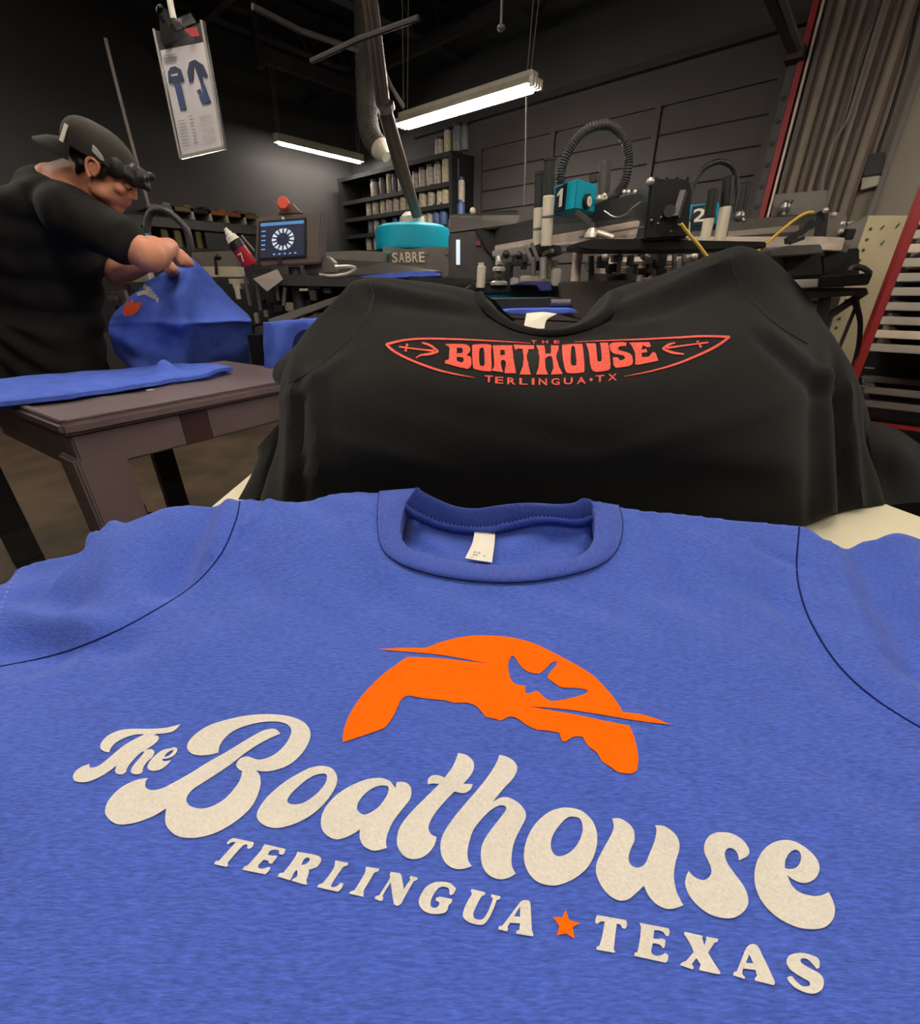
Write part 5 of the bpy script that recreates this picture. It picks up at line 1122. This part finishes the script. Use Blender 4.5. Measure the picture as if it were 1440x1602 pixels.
# second numeral cover strap
hpart('strap', MB().pp([(1070, 350), (1086, 341), (1086, 347), (1074, 356)], 2.02, .01), m_blk)
def ccyl(x0, y0, x1, y1, Y, r, m, nm='air_cylinder', n=14):
    hpart(nm, MB().lathe(P(x1, y1, Y), P(x0, y0, Y)-P(x1, y1, Y), [(0, r), ((P(x0, y0, Y)-P(x1, y1, Y)).length*.97, r), ((P(x0, y0, Y)-P(x1, y1, Y)).length, r*.8)], n), m, smooth=True)
m_cyl = M('cream cylinder', (206, 196, 178), .4, .2)
# twin posts left of box one
for (x0, x1, yt, ym, yb, Y, r) in ((860, 855, 246, 306, 385, 1.85, .018), (844, 841, 268, 325, 385, 2.0, .0165)):
    ccyl(x0, yt, x0-1, ym, Y, r, m_blkm); ccyl(x0-1, ym, x1, yb, Y, r*1.12, m_cyl); hpart('collar_ring', MB().cyl(P(x0-2, ym+32, Y), P(x0-2, ym+35, Y), r*1.25), m_steel); hpart('post_cap', MB().cyl(P(x0, yt+6, Y), P(x0, yt+3, Y), r*1.12), m_blk)
for (x0, y0, x1, y1, Y, r) in ((948, 252, 944, 312, 1.95, .02), (930, 273, 930, 285, 2.0, .018)): ccyl(x0, y0, x1, y1, Y, r, m_dkmet)
# corrugated hoses
def hose(pts, Y, r, nm='corrugated_hose', amp=.12, m=None):
    p = cr([P(a, b, Y) for a, b in pts], 14); hpart(nm, MB().tube(p, [r*(1+amp*(1 if i % 2 else -1)) for i in range(len(p))], 12), m or m_dkmet)
hose([(877, 288), (880, 262), (892, 232), (914, 206), (944, 195), (966, 203), (980, 224), (984, 252), (978, 284), (964, 304), (944, 312)], 1.9, .014)
hose([(1078, 318), (1084, 292), (1100, 265), (1126, 253), (1148, 264), (1154, 292), (1152, 330)], 2.15, .010, amp=.04, m=m_blk)
hose([(238, 385), (230, 362), (234, 336), (248, 328), (270, 336), (292, 360), (300, 392)], 2.7, .017, amp=.02, m=m_dkmet)
hpart('air_fitting', MB().ell(P(938, 311, 1.86), .012).ell(P(946, 306, 1.86), .009).cyl(P(934, 314, 1.86), P(950, 310, 1.86), .007), m_lsteel)
hpart('wire_loop', MB().tube([P(945, 330, 1.72), P(962, 340, 1.7), P(980, 336, 1.68), P(990, 326, 1.67), P(1004, 316, 1.64)], .003, 6, smooth=5), m_steel)
# black motor box
mb_ = hpart('motor_box', MB().pp([(1018, 284), (1080, 282), (1084, 300), (1078, 372), (1008, 376)], [1.60]*5, .12), m_blk, bev=.006, label='black motor box')
q = MB()
for k in range(7): q.bx(1024+8*k, 277+(k % 2)*3, 1030+8*k, 290, 1.62, .08)
PR.add('cooling_fin', q, m_blk, parent=mb_)
PR.add('lever', MB().beam(P(1070, 300, 1.59), P(1058, 340, 1.57), .016, .02).cyl(P(1048, 330, 1.57), P(1048, 330, 1.60), .016), m_dkmet, parent=mb_)
for a, b in ((1020, 345), (1030, 350), (1035, 340), (1050, 362), (1062, 352)): PR.add('screw', MB().ell(P(a, b, 1.597), .004), m_steel, parent=mb_)
hpart('screw_cap', MB().ell(P(1018, 284, 1.59), .011), m_lsteel)
for x in (977, 984, 994): hpart('fitting', MB().ell(P(x, 300, 1.75), .006), m_white)
# lever handle in front of rail
hpart('clamp_handle', MB().beam(P(902, 332, 1.8), P(926, 350, 1.76), .016, .018).beam(P(926, 348, 1.76), P(926, 362, 1.76), .018, .018, up=CX), m_dkmet, bev=.003)
hpart('clamp_block', MB().lathe(P(926, 372, 1.76), UP, [(0, .026), (.012, .024), (.028, .012)], 12).cyl(P(935, 364, 1.74), P(960, 372, 1.72), .01), m_lsteel)
# dark carrier plates
hpart('carrier_plate', MB().pp([(903, 380), (930, 373), (1200, 378), (1200, 388), (1100, 392), (930, 392), (903, 388)], [1.62]*7, .16), m_blk, bev=.003)
hpart('carrier_plate', MB().pp([(832, 386), (845, 381), (878, 384), (880, 398), (862, 402), (838, 398)], [1.9]*6, .12), m_blk, bev=.003)
# station two arm and rails
arm((1076, 352), (1076, 372), (1291, 331), (1289, 372), 2.75, 2.10, .14, m_mdmet, 'print_arm', label='grey beam of the second arm')
arm((1076, 370), (1076, 384), (1286, 370), (1280, 392), 2.72, 2.06, .14, m_pink, 'arm_rail', label='pale rail of the second arm')
hpart('label_strip', MB().pp([(1140, 362), (1250, 352), (1250, 362), (1140, 370)], [2.5, 2.17, 2.17, 2.5], vec=-CY*.003), m_lsteel)
hpart('end_plate', MB().pp([(1214, 304), (1296, 297), (1290, 334), (1208, 340)], [2.12]*4, .008), m_mdmet, bev=.002, label='bare grey metal end plate')
hpart('plate_fitting', MB().ell(P(1228, 325, 2.1), (.02, .02, .025)).cyl(P(1228, 325, 2.1), P(1242, 312, 2.08), .006).cyl(P(1230, 328, 2.1), P(1224, 338, 2.08), .006), m_steel)
hpart('plate_hole', MB().cyl(P(1268, 352, 2.085), P(1268, 352, 2.08), .018), m_blk)
for (x0, yt, x1, ym, xb, yb, r, Y) in ((1140, 276, 1136, 322, 1124, 388, .021, 1.95), (1116, 296, 1110, 341, 1100, 388, .019, 1.95)):
    ccyl(x0, yt, x1, ym, Y, r, m_blk); ccyl(x1, ym, xb, yb, Y, r*.95, m_cyl)
ccyl(1167, 286, 1158, 334, 2.1, .02, m_blk)
hpart('air_fitting', MB().ell(P(1157, 338, 2.05), .02).cyl(P(1157, 338, 2.05), P(1166, 346, 2.03), .008), m_steel)
# yellow air lines
def line(pts, Y, r, nm, m): hpart(nm, MB().tube([P(a, b, y) for (a, b), y in zip(pts, Y)], r, 8, smooth=5), m)
line([(1066, 350), (1078, 366), (1092, 382), (1104, 398), (1112, 408)], [1.55]*5, .005, 'yellow_air_line', m_yel)
line([(1186, 392), (1205, 376), (1226, 358), (1248, 341), (1264, 333), (1273, 333)], [1.9]*6, .0055, 'yellow_air_line', m_yel)
# end of arm two: squeegee carriage, dark clutter
hpart('carriage', MB().pp([(1204, 392), (1236, 384), (1286, 382), (1290, 396), (1250, 400), (1206, 402)], [1.95]*6, .1), m_steel, bev=.004)
hpart('carriage', MB().pp([(1226, 396), (1285, 396), (1290, 432), (1230, 434)], [2.0]*4, .2), m_blk, bev=.006)
hpart('carriage_arm', MB().beam(P(1230, 378, 1.98), P(1262, 358, 2.0), .014, .02).beam(P(1236, 380, 1.98), P(1258, 372, 2.0), .01, .012), m_blk)
hpart('end_bracket', MB().pp([(1290, 330), (1298, 326), (1290, 400), (1280, 400)], 2.08, .04), m_blkm)
rr = random.Random(3)
for k in range(9):
    x = 1296+rr.random()*34; y = 334+rr.random()*54; hpart('valve', MB().bx(x, y, x+8+rr.random()*8, y+6+rr.random()*12, 2.1+rr.random()*.1, .03), rr.choice([m_blk, m_dkmet, m_mdmet]), bev=.002)
for x, y in ((1292, 329), (1305, 336), (1318, 350), (1316, 362)): hpart('fitting', MB().ell(P(x, y, 2.06), .010), m_lsteel)
hpart('valve_box', MB().pp([(1285, 392), (1346, 388), (1346, 430), (1290, 436)], 2.12, .2), m_blk, bev=.004)
hpart('hose_bundle', MB().tube([P(1330, 424, 2.0), P(1336, 417, 2.0), P(1352, 420, 2.0), P(1362, 428, 2.0)], .01, 8, smooth=4), m_dkmet)
# lower table of the press at the right
hpart('side_tray', MB().pp([(1284, 434), (1368, 427), (1360, 446), (1282, 450)], 1.95, .3), m_blk, bev=.004, label='black side tray')
hpart('tray_rail', MB().pp([(1225, 438), (1284, 436), (1282, 449), (1228, 452)], 1.96, .1), m_lsteel, bev=.002)
hpart('tray_frame', MB().pp([(1235, 452), (1358, 450), (1356, 462), (1240, 468)], 2.0, .12), m_dkmet, bev=.003)
for a, b, w_ in (((1355, 456), (1292, 498), .022), ((1292, 460), (1284, 506), .03), ((1340, 470), (1346, 500), .014), ((1342, 474), (1312, 548), .010), ((1298, 500), (1286, 528), .012)):
    hpart('brace_bar', MB().beam(P(*a, 2.05), P(*b, 2.05), w_, w_), m_dkmet)
hose([(1336, 470), (1346, 500), (1344, 540), (1336, 572)], 2.02, .009, amp=0, m=m_blk, nm='black_hose')
for k in range(4): hpart('slat', MB().bx(1255, 470+12*k, 1288, 476+12*k, 2.15, .03), (m_dkmet, m_steel, m_beam, m_dkmet)[k])
hpart('base_column', MB().cyl(setz(P(1000, 470, 2.2), 0), P(1000, 470, 2.2), .12), m_dkmet)
hpart('base_column', MB().cyl(setz(cT, 0), cT, .22), m_dkmet)
# middle clutter: trays, squeegee holders, teal edge plate
hpart('teal_edge_tray', MB().pp([(752, 458), (876, 456), (880, 466), (756, 468)], 1.9, .3), m_teal, label='teal edged tray')
hpart('tray', MB().pp([(727, 452), (738, 446), (870, 444), (880, 450), (878, 457), (730, 459)], 1.88, .3), M('deep navy plastic', (14, 20, 40), .4), bev=.003)
hpart('tray', MB().pp([(762, 468), (880, 466), (896, 478), (900, 486), (780, 488)], 1.6, .3), m_blkm, bev=.003)
hpart('grey_bin', MB().pp([(878, 441), (1060, 437), (1060, 500), (902, 500), (880, 470)], 1.75, .25), M('grey brown panel', (74, 68, 63), .6), bev=.004)
hpart('rod', MB().cyl(P(862, 474, 1.6), P(892, 474, 1.6), .012), M('mauve rod', (90, 84, 100), .5))
for (x0, y0, x1, y1, Y, r, m) in ((754, 416, 752, 450, 1.85, .016, m_cyl), (753, 411, 753, 418, 1.85, .010, m_cyl), (781, 400, 780, 445, 1.9, .012, m_steel), (905, 395, 900, 440, 1.8, .017, m_pink), (836, 402, 834, 432, 1.9, .010, m_steel), (850, 402, 850, 436, 1.9, .014, m_lsteel), (860, 404, 860, 430, 1.92, .010, m_steel), (925, 400, 926, 440, 1.8, .010, m_mdmet), (1002, 430, 1000, 440, 1.7, .01, m_cyl), (1100, 398, 1096, 412, 1.7, .012, m_lsteel)):
    ccyl(x0, y0, x1, y1, Y, r, m, 'guide_post')
for z_, r in ((440, .032), (428, .02), (418, .024), (408, .014)): hpart('adjuster_knob', MB().lathe(P(781, z_+6, 1.88), UP, [(0, r), (.010, r), (.014, r*.7)], 16), m_lsteel if z_ != 428 else m_dkmet)
hpart('block', MB().bx(866, 420, 878, 448, 1.8, .05), m_lsteel, bev=.003); hpart('block', MB().bx(815, 431, 862, 442, 1.95, .1), m_cyl, bev=.004)
hpart('block', MB().bx(800, 434, 812, 448, 1.9, .05), m_lsteel, bev=.004); hpart('block', MB().bx(790, 410, 803, 446, 2.0, .12), m_blk, bev=.003)
hpart('block', MB().bx(930, 428, 1000, 440, 2.0, .1), m_mdmet); hpart('back_rail', MB().pp([(940, 404), (1090, 398), (1090, 436), (940, 436)], 2.5, .05), m_pink)
for y in (410, 420, 428): hpart('back_slat', MB().pp([(960, y), (1085, y-3), (1085, y), (960, y+3)], 2.48, .01), m_dkmet)
for k in range(22):
    x = 905+rr.random()*180; y = 392+rr.random()*30; w_ = 5+rr.random()*12; h_ = 6+rr.random()*20
    hpart('clamp', MB().bx(x, y, x+w_, min(438, y+h_), 1.85+rr.random()*.25, .04), rr.choice([m_blk, m_blk, m_dkmet, m_mdmet, m_steel]), bev=.002)
for k in range(12):
    x = 800+rr.random()*65; y = 388+rr.random()*22
    hpart('clamp', MB().bx(x, y, x+5+rr.random()*8, y+5+rr.random()*12, 1.95+rr.random()*.1, .03), rr.choice([m_blk, m_dkmet, m_steel]), bev=.002)
for x0, y0, x1, y1 in ((822, 384, 834, 412), (832, 380, 842, 408), (848, 398, 862, 392), (970, 392, 968, 430), (1056, 392, 1054, 436), (1070, 396, 1072, 430)):
    hpart('link_bar', MB().beam(P(x0, y0, 1.9), P(x1, y1, 1.9), .012, .012), m_steel)
for x, y in ((792, 398), (812, 400), (865, 396), (948, 402), (1008, 400), (1086, 402), (1094, 392)): hpart('knob', MB().ell(P(x, y, 1.85), .014), m_blk if x < 870 else m_lsteel)
# left side of the press: long dark decks behind the console
hpart('deck', MB().pp([(470, 396), (560, 392), (600, 394), (600, 424), (470, 418)], 3.5, .3), m_mdmet)
hpart('deck', MB().pp([(505, 404), (600, 410), (690, 424), (690, 440), (505, 432)], [2.9, 2.9, 2.6, 2.6, 2.9], vec=CY*.2), m_dkmet)
hpart('deck', MB().pp([(395, 428), (520, 432), (640, 440), (640, 450), (395, 446)], 2.6, .4), m_dkmet)
hpart('deck', MB().pp([(395, 446), (640, 450), (720, 450), (720, 520), (395, 520)], 2.9, .1), m_blkm)
hpart('pallet_arm', MB().pp([(418, 500), (560, 452), (566, 458), (430, 510)], [2.2, 2.5, 2.5, 2.2], vec=CY*.12), m_dkmet, bev=.002)
hpart('pallet_arm', MB().pp([(640, 432), (740, 436), (742, 446), (640, 446)], 2.4, .3), m_blk)
for k in range(26):
    x = 395+rr.random()*130; y = 446+rr.random()*52
    hpart('bracket', MB().bx(x, y, x+4+rr.random()*14, y+4+rr.random()*14, 2.55+rr.random()*.25, .03), rr.choice([m_blk, m_blk, m_dkmet, m_dkmet, m_mdmet, m_steel, m_dirtyw]), bev=.002)
for (x0, y0, x1, y1) in ((383, 432, 392, 478), (402, 440, 408, 486), (432, 446, 436, 470), (446, 450, 444, 478)): hpart('link_bar', MB().beam(P(x0, y0, 2.55), P(x1, y1, 2.55), .014, .014), m_mdmet)
hpart('bright_clamp', MB().bx(358, 436, 384, 444, 2.55, .04).bx(364, 440, 376, 452, 2.55, .04).cyl(P(370, 448, 2.55), P(374, 468, 2.55), .012), m_dirtyw, bev=.002)
hpart('back_panel', MB().pp([(300, 395), (372, 392), (372, 432), (300, 425)], 3.0, .05), m_mdmet)
hpart('white_panel', MB().bx(312, 417, 376, 434, 2.8, .06), m_dirtyw, bev=.003); hpart('white_panel', MB().bx(180, 425, 232, 442, 2.7, .06), m_dirtyw, bev=.003)
for k in range(16):
    x = 165+rr.random()*60; y = 440+rr.random()*50
    hpart('bracket', MB().bx(x, y, x+4+rr.random()*12, y+4+rr.random()*12, 2.6+rr.random()*.2, .03), rr.choice([m_blk, m_dkmet, m_mdmet, m_steel]), bev=.002)
hpart('post', MB().cyl(P(339, 430, 2.75), P(337, 402, 2.75), .008), m_blk); hpart('knob', MB().ell(P(342, 402, 2.75), .016), m_blk)
hpart('deck', MB().pp([(120, 380), (395, 392), (395, 520), (120, 520)], 3.4, .3), m_blkm)
# blue tee lying on a far pallet, light grey cable
single('blue_tshirt', MB().pp([(560, 433), (600, 428), (672, 424), (690, 428), (690, 432), (600, 436)], 2.55, .2), m_blue_far, 'blue tee lying flat on a far pallet below the teal hub', 'shirt', bev=.003)
single('blue_tshirt', MB().pp([(780, 486), (812, 484), (900, 483), (905, 490), (830, 494), (800, 492)], 1.5, .25), m_blue_far, 'blue tee seen through the neck opening of the black tee', 'shirt', bev=.003)
single('blue_cloth', MB().pp([(800, 446), (820, 441), (862, 441), (864, 455), (846, 456), (840, 447)], 1.8, .1), M('navy cloth', (44, 46, 110), .8), 'small navy cloth on the tray behind the black stack', 'cloth', bev=.003)

# ================================================================ TOUCHSCREEN CONSOLE
YC = 2.6
cs = Thing('touchscreen_console', 'taupe touchscreen console with a dial display and a red stop button on top', 'console', P(450, 418, YC))
m_con = M('console taupe', (104, 92, 86), .5, .2, var=.05, vscale=8)
pts = [(402, 340), (504, 331), (500, 412), (398, 418)]
box_ = cs.add('housing', MB().pp(pts, [YC-.02, YC+.06, YC+.06, YC-.02], .12), m_con, bev=.006)
# bevel frame side
cs.add('bezel', MB().pp([(407, 347), (480, 341), (480, 402), (405, 406)], [YC-.018, YC+.04, YC+.04, YC-.018], .0, vec=-CY*.012), m_blk)
def sc(u, v, off):
    a, b, c, d = [P(*q) for q in ((410, 350, YC-.015), (477, 345, YC+.038), (477, 399, YC+.038), (408, 404, YC-.015))]
    return (a*(1-u)+b*u)*(1-v)+(d*(1-u)+c*u)*v-CY*off
def scr(polys, m, nm, off, par=None, lb=None):
    q = MB()
    for p in polys: q.prism([sc(a, b, off) for a, b in p], -CY*.0006)
    return cs.add(nm, q, m, parent=par, label=lb)
def em(name, c, s): return M(name, c, .4, emis=c, est=s)
scn = scr([[(0, 0), (1, 0), (1, 1), (0, 1)]], em('screen dark', (30, 34, 52), .8), 'screen', .014, lb='lit dark blue display')
scr([[(0, 0), (1, 0), (1, .09), (0, .09)]], em('screen bar', (70, 120, 170), .9), 'screen_bar', .0155, scn)
dial = []
for k in range(14):
    a = 2*math.pi*k/14; 
    def pt_(r, da): return (.52+r*math.cos(a+da)*.80, .50+r*math.sin(a+da)*.98)
    dial.append([pt_(.19, -.09), pt_(.32, -.16), pt_(.32, .16), pt_(.19, .09)])
scr(dial, em('screen dial', (190, 200, 214), .8), 'dial', .0155, scn)
scr([[(.03, .22+.13*k), (.12, .22+.13*k), (.12, .25+.13*k), (.03, .25+.13*k)] for k in range(5)]+[[(.30+.12*k, .90), (.35+.12*k, .90), (.35+.12*k, .94), (.30+.12*k, .94)] for k in range(5)], em('screen icon', (120, 160, 200), .8), 'icons', .0155, scn)
cs.add('knob', MB().cyl(P(405, 412, YC-.02), P(405, 412, YC-.035), .010), m_blk); cs.add('knob', MB().cyl(P(438, 406, YC), P(438, 406, YC-.02), .010), m_blk)
cs.add('camera_dot', MB().ell(P(443, 342, YC), .008), m_white)
cs.add('button_bracket', MB().pp([(434, 336), (440, 326), (446, 318), (456, 317), (466, 328), (474, 333)], YC+.03, .04), m_con, bev=.003)
cs.add('stop_button', MB().lathe(P(447, 322, YC+.01), UP*.2-CY, [(0, .016), (.012, .016), (.014, .028), (.03, .030), (.04, .024)], 20), M('coral red button', (214, 82, 66), .4), smooth=True, label='red mushroom stop button')
cs.add('mount_arm', MB().pp([(470, 404), (512, 400), (524, 412), (524, 428), (480, 430)], YC+.12, .1), m_mdmet, bev=.006)
cs.add('cable', MB().tube([P(500, 430, YC+.02), P(520, 432, YC), P(545, 428, YC), P(556, 420, YC), P(545, 417, YC), P(525, 418, YC)], .009, 8, smooth=5), m_lsteel)
cs.add('pedestal', MB().cyl(setz(P(460, 440, YC+.1), 0), P(460, 418, YC+.1), .03), m_dkmet)
single('paper_sheet', MB().pp([(396, 436), (434, 421), (443, 437), (418, 456)], [YC-.05, YC-.05, YC-.12, YC-.12], vec=CY*.002), M('grey paper', (116, 104, 98), .6), 'tilted grey brown sheet hanging below the console', 'sheet')
# spray can
sp = Thing('spray_can', 'red and black aerosol can with white nozzle tilted left of the console', 'can', P(395, 414, 2.3))
a_, b_ = P(364, 374, 2.3), P(392, 414, 2.32); d_ = (b_-a_).normalized(); L_ = (b_-a_).length
sp.add('can_body', MB().lathe(a_+d_*L_*.30, d_, [(0, .031), (L_*.66, .032), (L_*.72, .028)], 20), M('can red', (176, 26, 40), .35), smooth=True)
sp.add('shoulder', MB().lathe(a_, d_, [(0, .020), (L_*.08, .026), (L_*.12, .031), (L_*.36, .0325)], 20), m_blk, smooth=True)
sp.add('nozzle', MB().lathe(a_-d_*.045, d_, [(0, .008), (.012, .010), (.016, .014), (.028, .016), (.032, .023), (.047, .026), (.052, .03)], 16), m_white, smooth=True)
side = d_.cross(CY).normalized(); fr = side.cross(d_).normalized()
if fr.dot(CY) > 0: fr = -fr
o7 = a_+d_*L_*.72+fr*.0335-side*.018
uu = -d_ if (-d_).z > 0 else d_
rx_ = side if side.dot(CX) > 0 else -side
sp.add('lettering', text_on('7', a_+d_*L_*.82+fr*.034-rx_*.012, rx_*.022, uu*.035), m_white, label='white numeral on the can', fixn=False)
sp.add('trigger_wire', MB().tube([P(378, 368, 2.27), P(386, 378, 2.27), P(398, 392, 2.28)], .0035, 6), m_lsteel)

# ================================================================ SQUEEGEE RACK on the left wall
XS = -5.45
def Lp(px, py, dx=0): return PL(px, py, XS+dx)
rk = Thing('squeegee_rack', 'long dark wall rack holding wooden squeegees above the man\'s hands', 'rack', setz(Lp(300, 350), 0))
za = Lp(300, 344).z; y0_, y1_ = Lp(190, 345).y, Lp(425, 350).y
rk.add('shelf_board', MB().box(((XS+XL)/2, (y0_+y1_)/2, za-.04), (abs(XS-XL), y1_-y0_, .08)), m_dkmet)
rk.add('drawer_front', MB().box((XS+.01, Lp(360, 360).y, za-.17), (.03, .55, .14)), m_blk)
rk.add('lower_shelf', MB().box(((XS+XL)/2, (y0_+y1_)/2, za-.62), (abs(XS-XL), y1_-y0_, .05)), m_mdmet)
for y in (y0_+.05, y1_-.05): rk.add('upright', MB().box(((XS+XL)/2, y, (za-.04)/2), (.30, .05, za-.04)), m_dkmet)
sqs = [(252, 'pale grey green', m_mdmet), (284, 'olive', m_olive), (312, 'dark', m_blkm), (338, 'orange brown', m_wood), (366, 'orange red', M('red wood', (136, 70, 36), .6)), (386, 'olive brown', m_olive)]
for i, (px_, cn__, m) in enumerate(sqs):
    c = Lp(px_, 334); y = c.y
    q = Thing('squeegee', '%s squeegee lying on the wall rack, %s from the left' % (cn__, ORD[i]), 'squeegee', (XS-.12, y, za), 'squeegees on the wall rack')
    q.add('handle', MB().box((XS-.12, y, za+.075), (.34, .20 if i else .24, .035)).box((XS-.12, y+.05, za+.10), (.34, .07, .03)), m, bev=.006)
    q.add('blade', MB().box((XS-.12, y+.085, za+.035), (.34, .02, .07)), m_dirtyw)
for i, px_ in enumerate((263, 283, 300, 316)):
    c = Lp(px_, 375)
    q = Thing('squeegee', 'yellowish squeegee hanging upright under the wall rack, %s from the left' % ORD[i], 'squeegee', (XS-.08, c.y, za-.55), 'squeegees hanging under the rack')
    q.add('handle', MB().box((XS-.08, c.y, za-.30), (.05, .05, .42)), m_olive, bev=.006); q.add('blade', MB().box((XS-.08, c.y+.032, za-.30), (.03, .014, .40)), m_blk)
single('metal_pail', MB().lathe(setz(Lp(350, 393, -.1), za-.595), UP, [(0, .15), (.01, .155), (.15, .16), (.155, .17), (.165, .17)], 24), m_steel, 'low round metal pail on the lower shelf behind the spray can', 'pail', smooth=True)
single('teal_cover', MB().pp([(205, 366), (222, 364), (226, 374), (212, 378)], 2.6, .05), m_teal, 'small teal cover visible just above the man\'s forearm', 'cover')

# ================================================================ RIGHT: cream cabinet and red screen rack
m_beige = M('beige panel', (186, 172, 138), .6, var=.08, vscale=6)
cabt = Thing('cream_cabinet', 'cream painted metal cabinet standing behind the red screen rack', 'cabinet', setz(P(1380, 560, 2.35), 0))
p0 = P(1359, 337, 2.3); p1 = P(1450, 333, 2.3); p0b = setz(P(1359, 450, 2.3), 0)
w3 = [setz(p0, 0), setz(p0+CX*.6, 0), setz(p0+CX*.6+CY*.5, 0), setz(p0+CY*.3-CX*.05, 0)]
cabt.add('front_panel', MB().prism([p for p in (setz(p0, 0), setz(p0+CX*.6, 0), setz(p0+CX*.6, p0.z), p0)], CY*.02), m_beige, bev=.003)
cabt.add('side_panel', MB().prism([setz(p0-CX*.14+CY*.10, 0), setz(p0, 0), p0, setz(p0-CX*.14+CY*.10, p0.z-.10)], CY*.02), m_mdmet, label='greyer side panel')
cabt.add('body', MB().prism([setz(p0+CX*.01+CY*.021, 0), setz(p0+CX*.59+CY*.021, 0), setz(p0+CX*.59+CY*.021, p0.z-.01), setz(p0+CX*.01+CY*.021, p0.z-.01)], CY*.35), m_beige)
q = MB()
for k in range(22): q.cyl(setz(p0+CX*.03, p0.z-.05-.04*k)+CY*.0, setz(p0+CX*.03, p0.z-.05-.04*k)-CY*.003, .006, n=8)
cabt.add('punched_hole', q, m_dkmet)['kind'] = 'stuff'
for a, b in ((1378, 358), (1402, 355), (1378, 382)): cabt.add('scuff', MB().pp([(a, b), (a+6, b-6), (a+7, b-5), (a+1, b+2)], 2.298, .0, vec=-CY*.001), m_dkmet)

YR = 1.75
sr = Thing('screen_rack', 'red upright rack of stored screens at the right edge', 'rack', setz(P(1385, 500, YR), 0))
pt = P(1441, 316, YR); pb = P(1342, 588, YR)
xr_ = (pt+pb)/2
post = lambda X: (setz(xr_+CX*X, 0), setz(xr_+CX*X, 1.62))
ya = math.radians(-38); D1 = CX*math.cos(ya)+CY*math.sin(ya); D2 = CY*math.cos(ya)-CX*math.sin(ya); RZ = YAW+ya
def rp(a, b, z): return setz(xr_+D1*a+D2*b, z)
for a, b in ((0, 0), (0, .34), (.72, 0), (.72, .34)):
    sr.add('post', MB().box(rp(a, b, .81), (.022, .022, 1.62), rz=RZ), m_red, bev=.003)
for z in (.12, .45): sr.add('cross_bar', MB().beam(rp(0, 0, z), rp(.72, 0, z), .03, .03), m_red)
sr.add('cross_bar', MB().beam(rp(0, .34, 1.6), rp(.72, .34, 1.6), .03, .03), m_red)
def zat(py): return P(1410, py, YR-.01).z
for i, py in enumerate((322, 345, 367, 389, 411, 434, 456, 479, 501, 522, 543)):
    z = zat(py)
    f = Thing('printing_screen', 'aluminium printing screen edge on in the red rack, %s from the top' % ORD[i], 'screen', rp(.37, .16, z-.012), 'printing screens in the red rack')
    f.add('frame', MB().box(rp(.37, 0, z), (.72, .03, .026), rz=RZ).box(rp(.37, .31, z), (.66, .03, .026), rz=RZ).box(rp(.055, .155, z), (.03, .31, .026), rz=RZ).box(rp(.685, .155, z), (.03, .31, .026), rz=RZ), m_lsteel if i not in (3, 9) else m_pink, bev=.002)
    f.add('mesh', MB().box(rp(.37, .155, z+.011), (.6, .28, .001), rz=RZ), m_blk)
    if i in (1, 2, 5, 9, 0): f.add('tape', MB().box(rp(.09+.012*i, -.016, z), (.07, .001, .018), rz=RZ), M('tape', ((170, 120, 110), (160, 90, 84), (190, 180, 150), (170, 160, 150), (120, 90, 80), (160, 150, 150), (1, 1, 1), (1, 1, 1), (1, 1, 1), (150, 100, 96))[i], .6))
sr.add('back_panel', MB().box(rp(.37, .36, .76), (.72, .01, 1.36), rz=RZ), m_blk)  # black sheet added to keep the gaps between the screens dark
for k in range(5): sr.add('slot_clip', MB().box(rp(.03, 0, zat(575+14*k)), (.03, .01, .004), rz=RZ), m_mdmet)
for i, py in enumerate((608, 628)):
    z = zat(py); f = Thing('printing_screen', 'grey empty screen frame low in the red rack, %s one' % ('upper', 'lower')[i], 'screen', rp(.37, .16, z-.01), 'screen frames low in the red rack')
    f.add('frame', MB().box(rp(.37, 0, z), (.66, .03, .022), rz=RZ).box(rp(.37, .31, z), (.66, .03, .022), rz=RZ).box(rp(.055, .155, z), (.03, .31, .022), rz=RZ).box(rp(.685, .155, z), (.03, .31, .022), rz=RZ), m_mdmet, bev=.002)
sr.add('red_shelf_bar', MB().beam(rp(0, -.01, zat(656)), rp(.72, -.01, zat(656)), .02, .012), m_red)
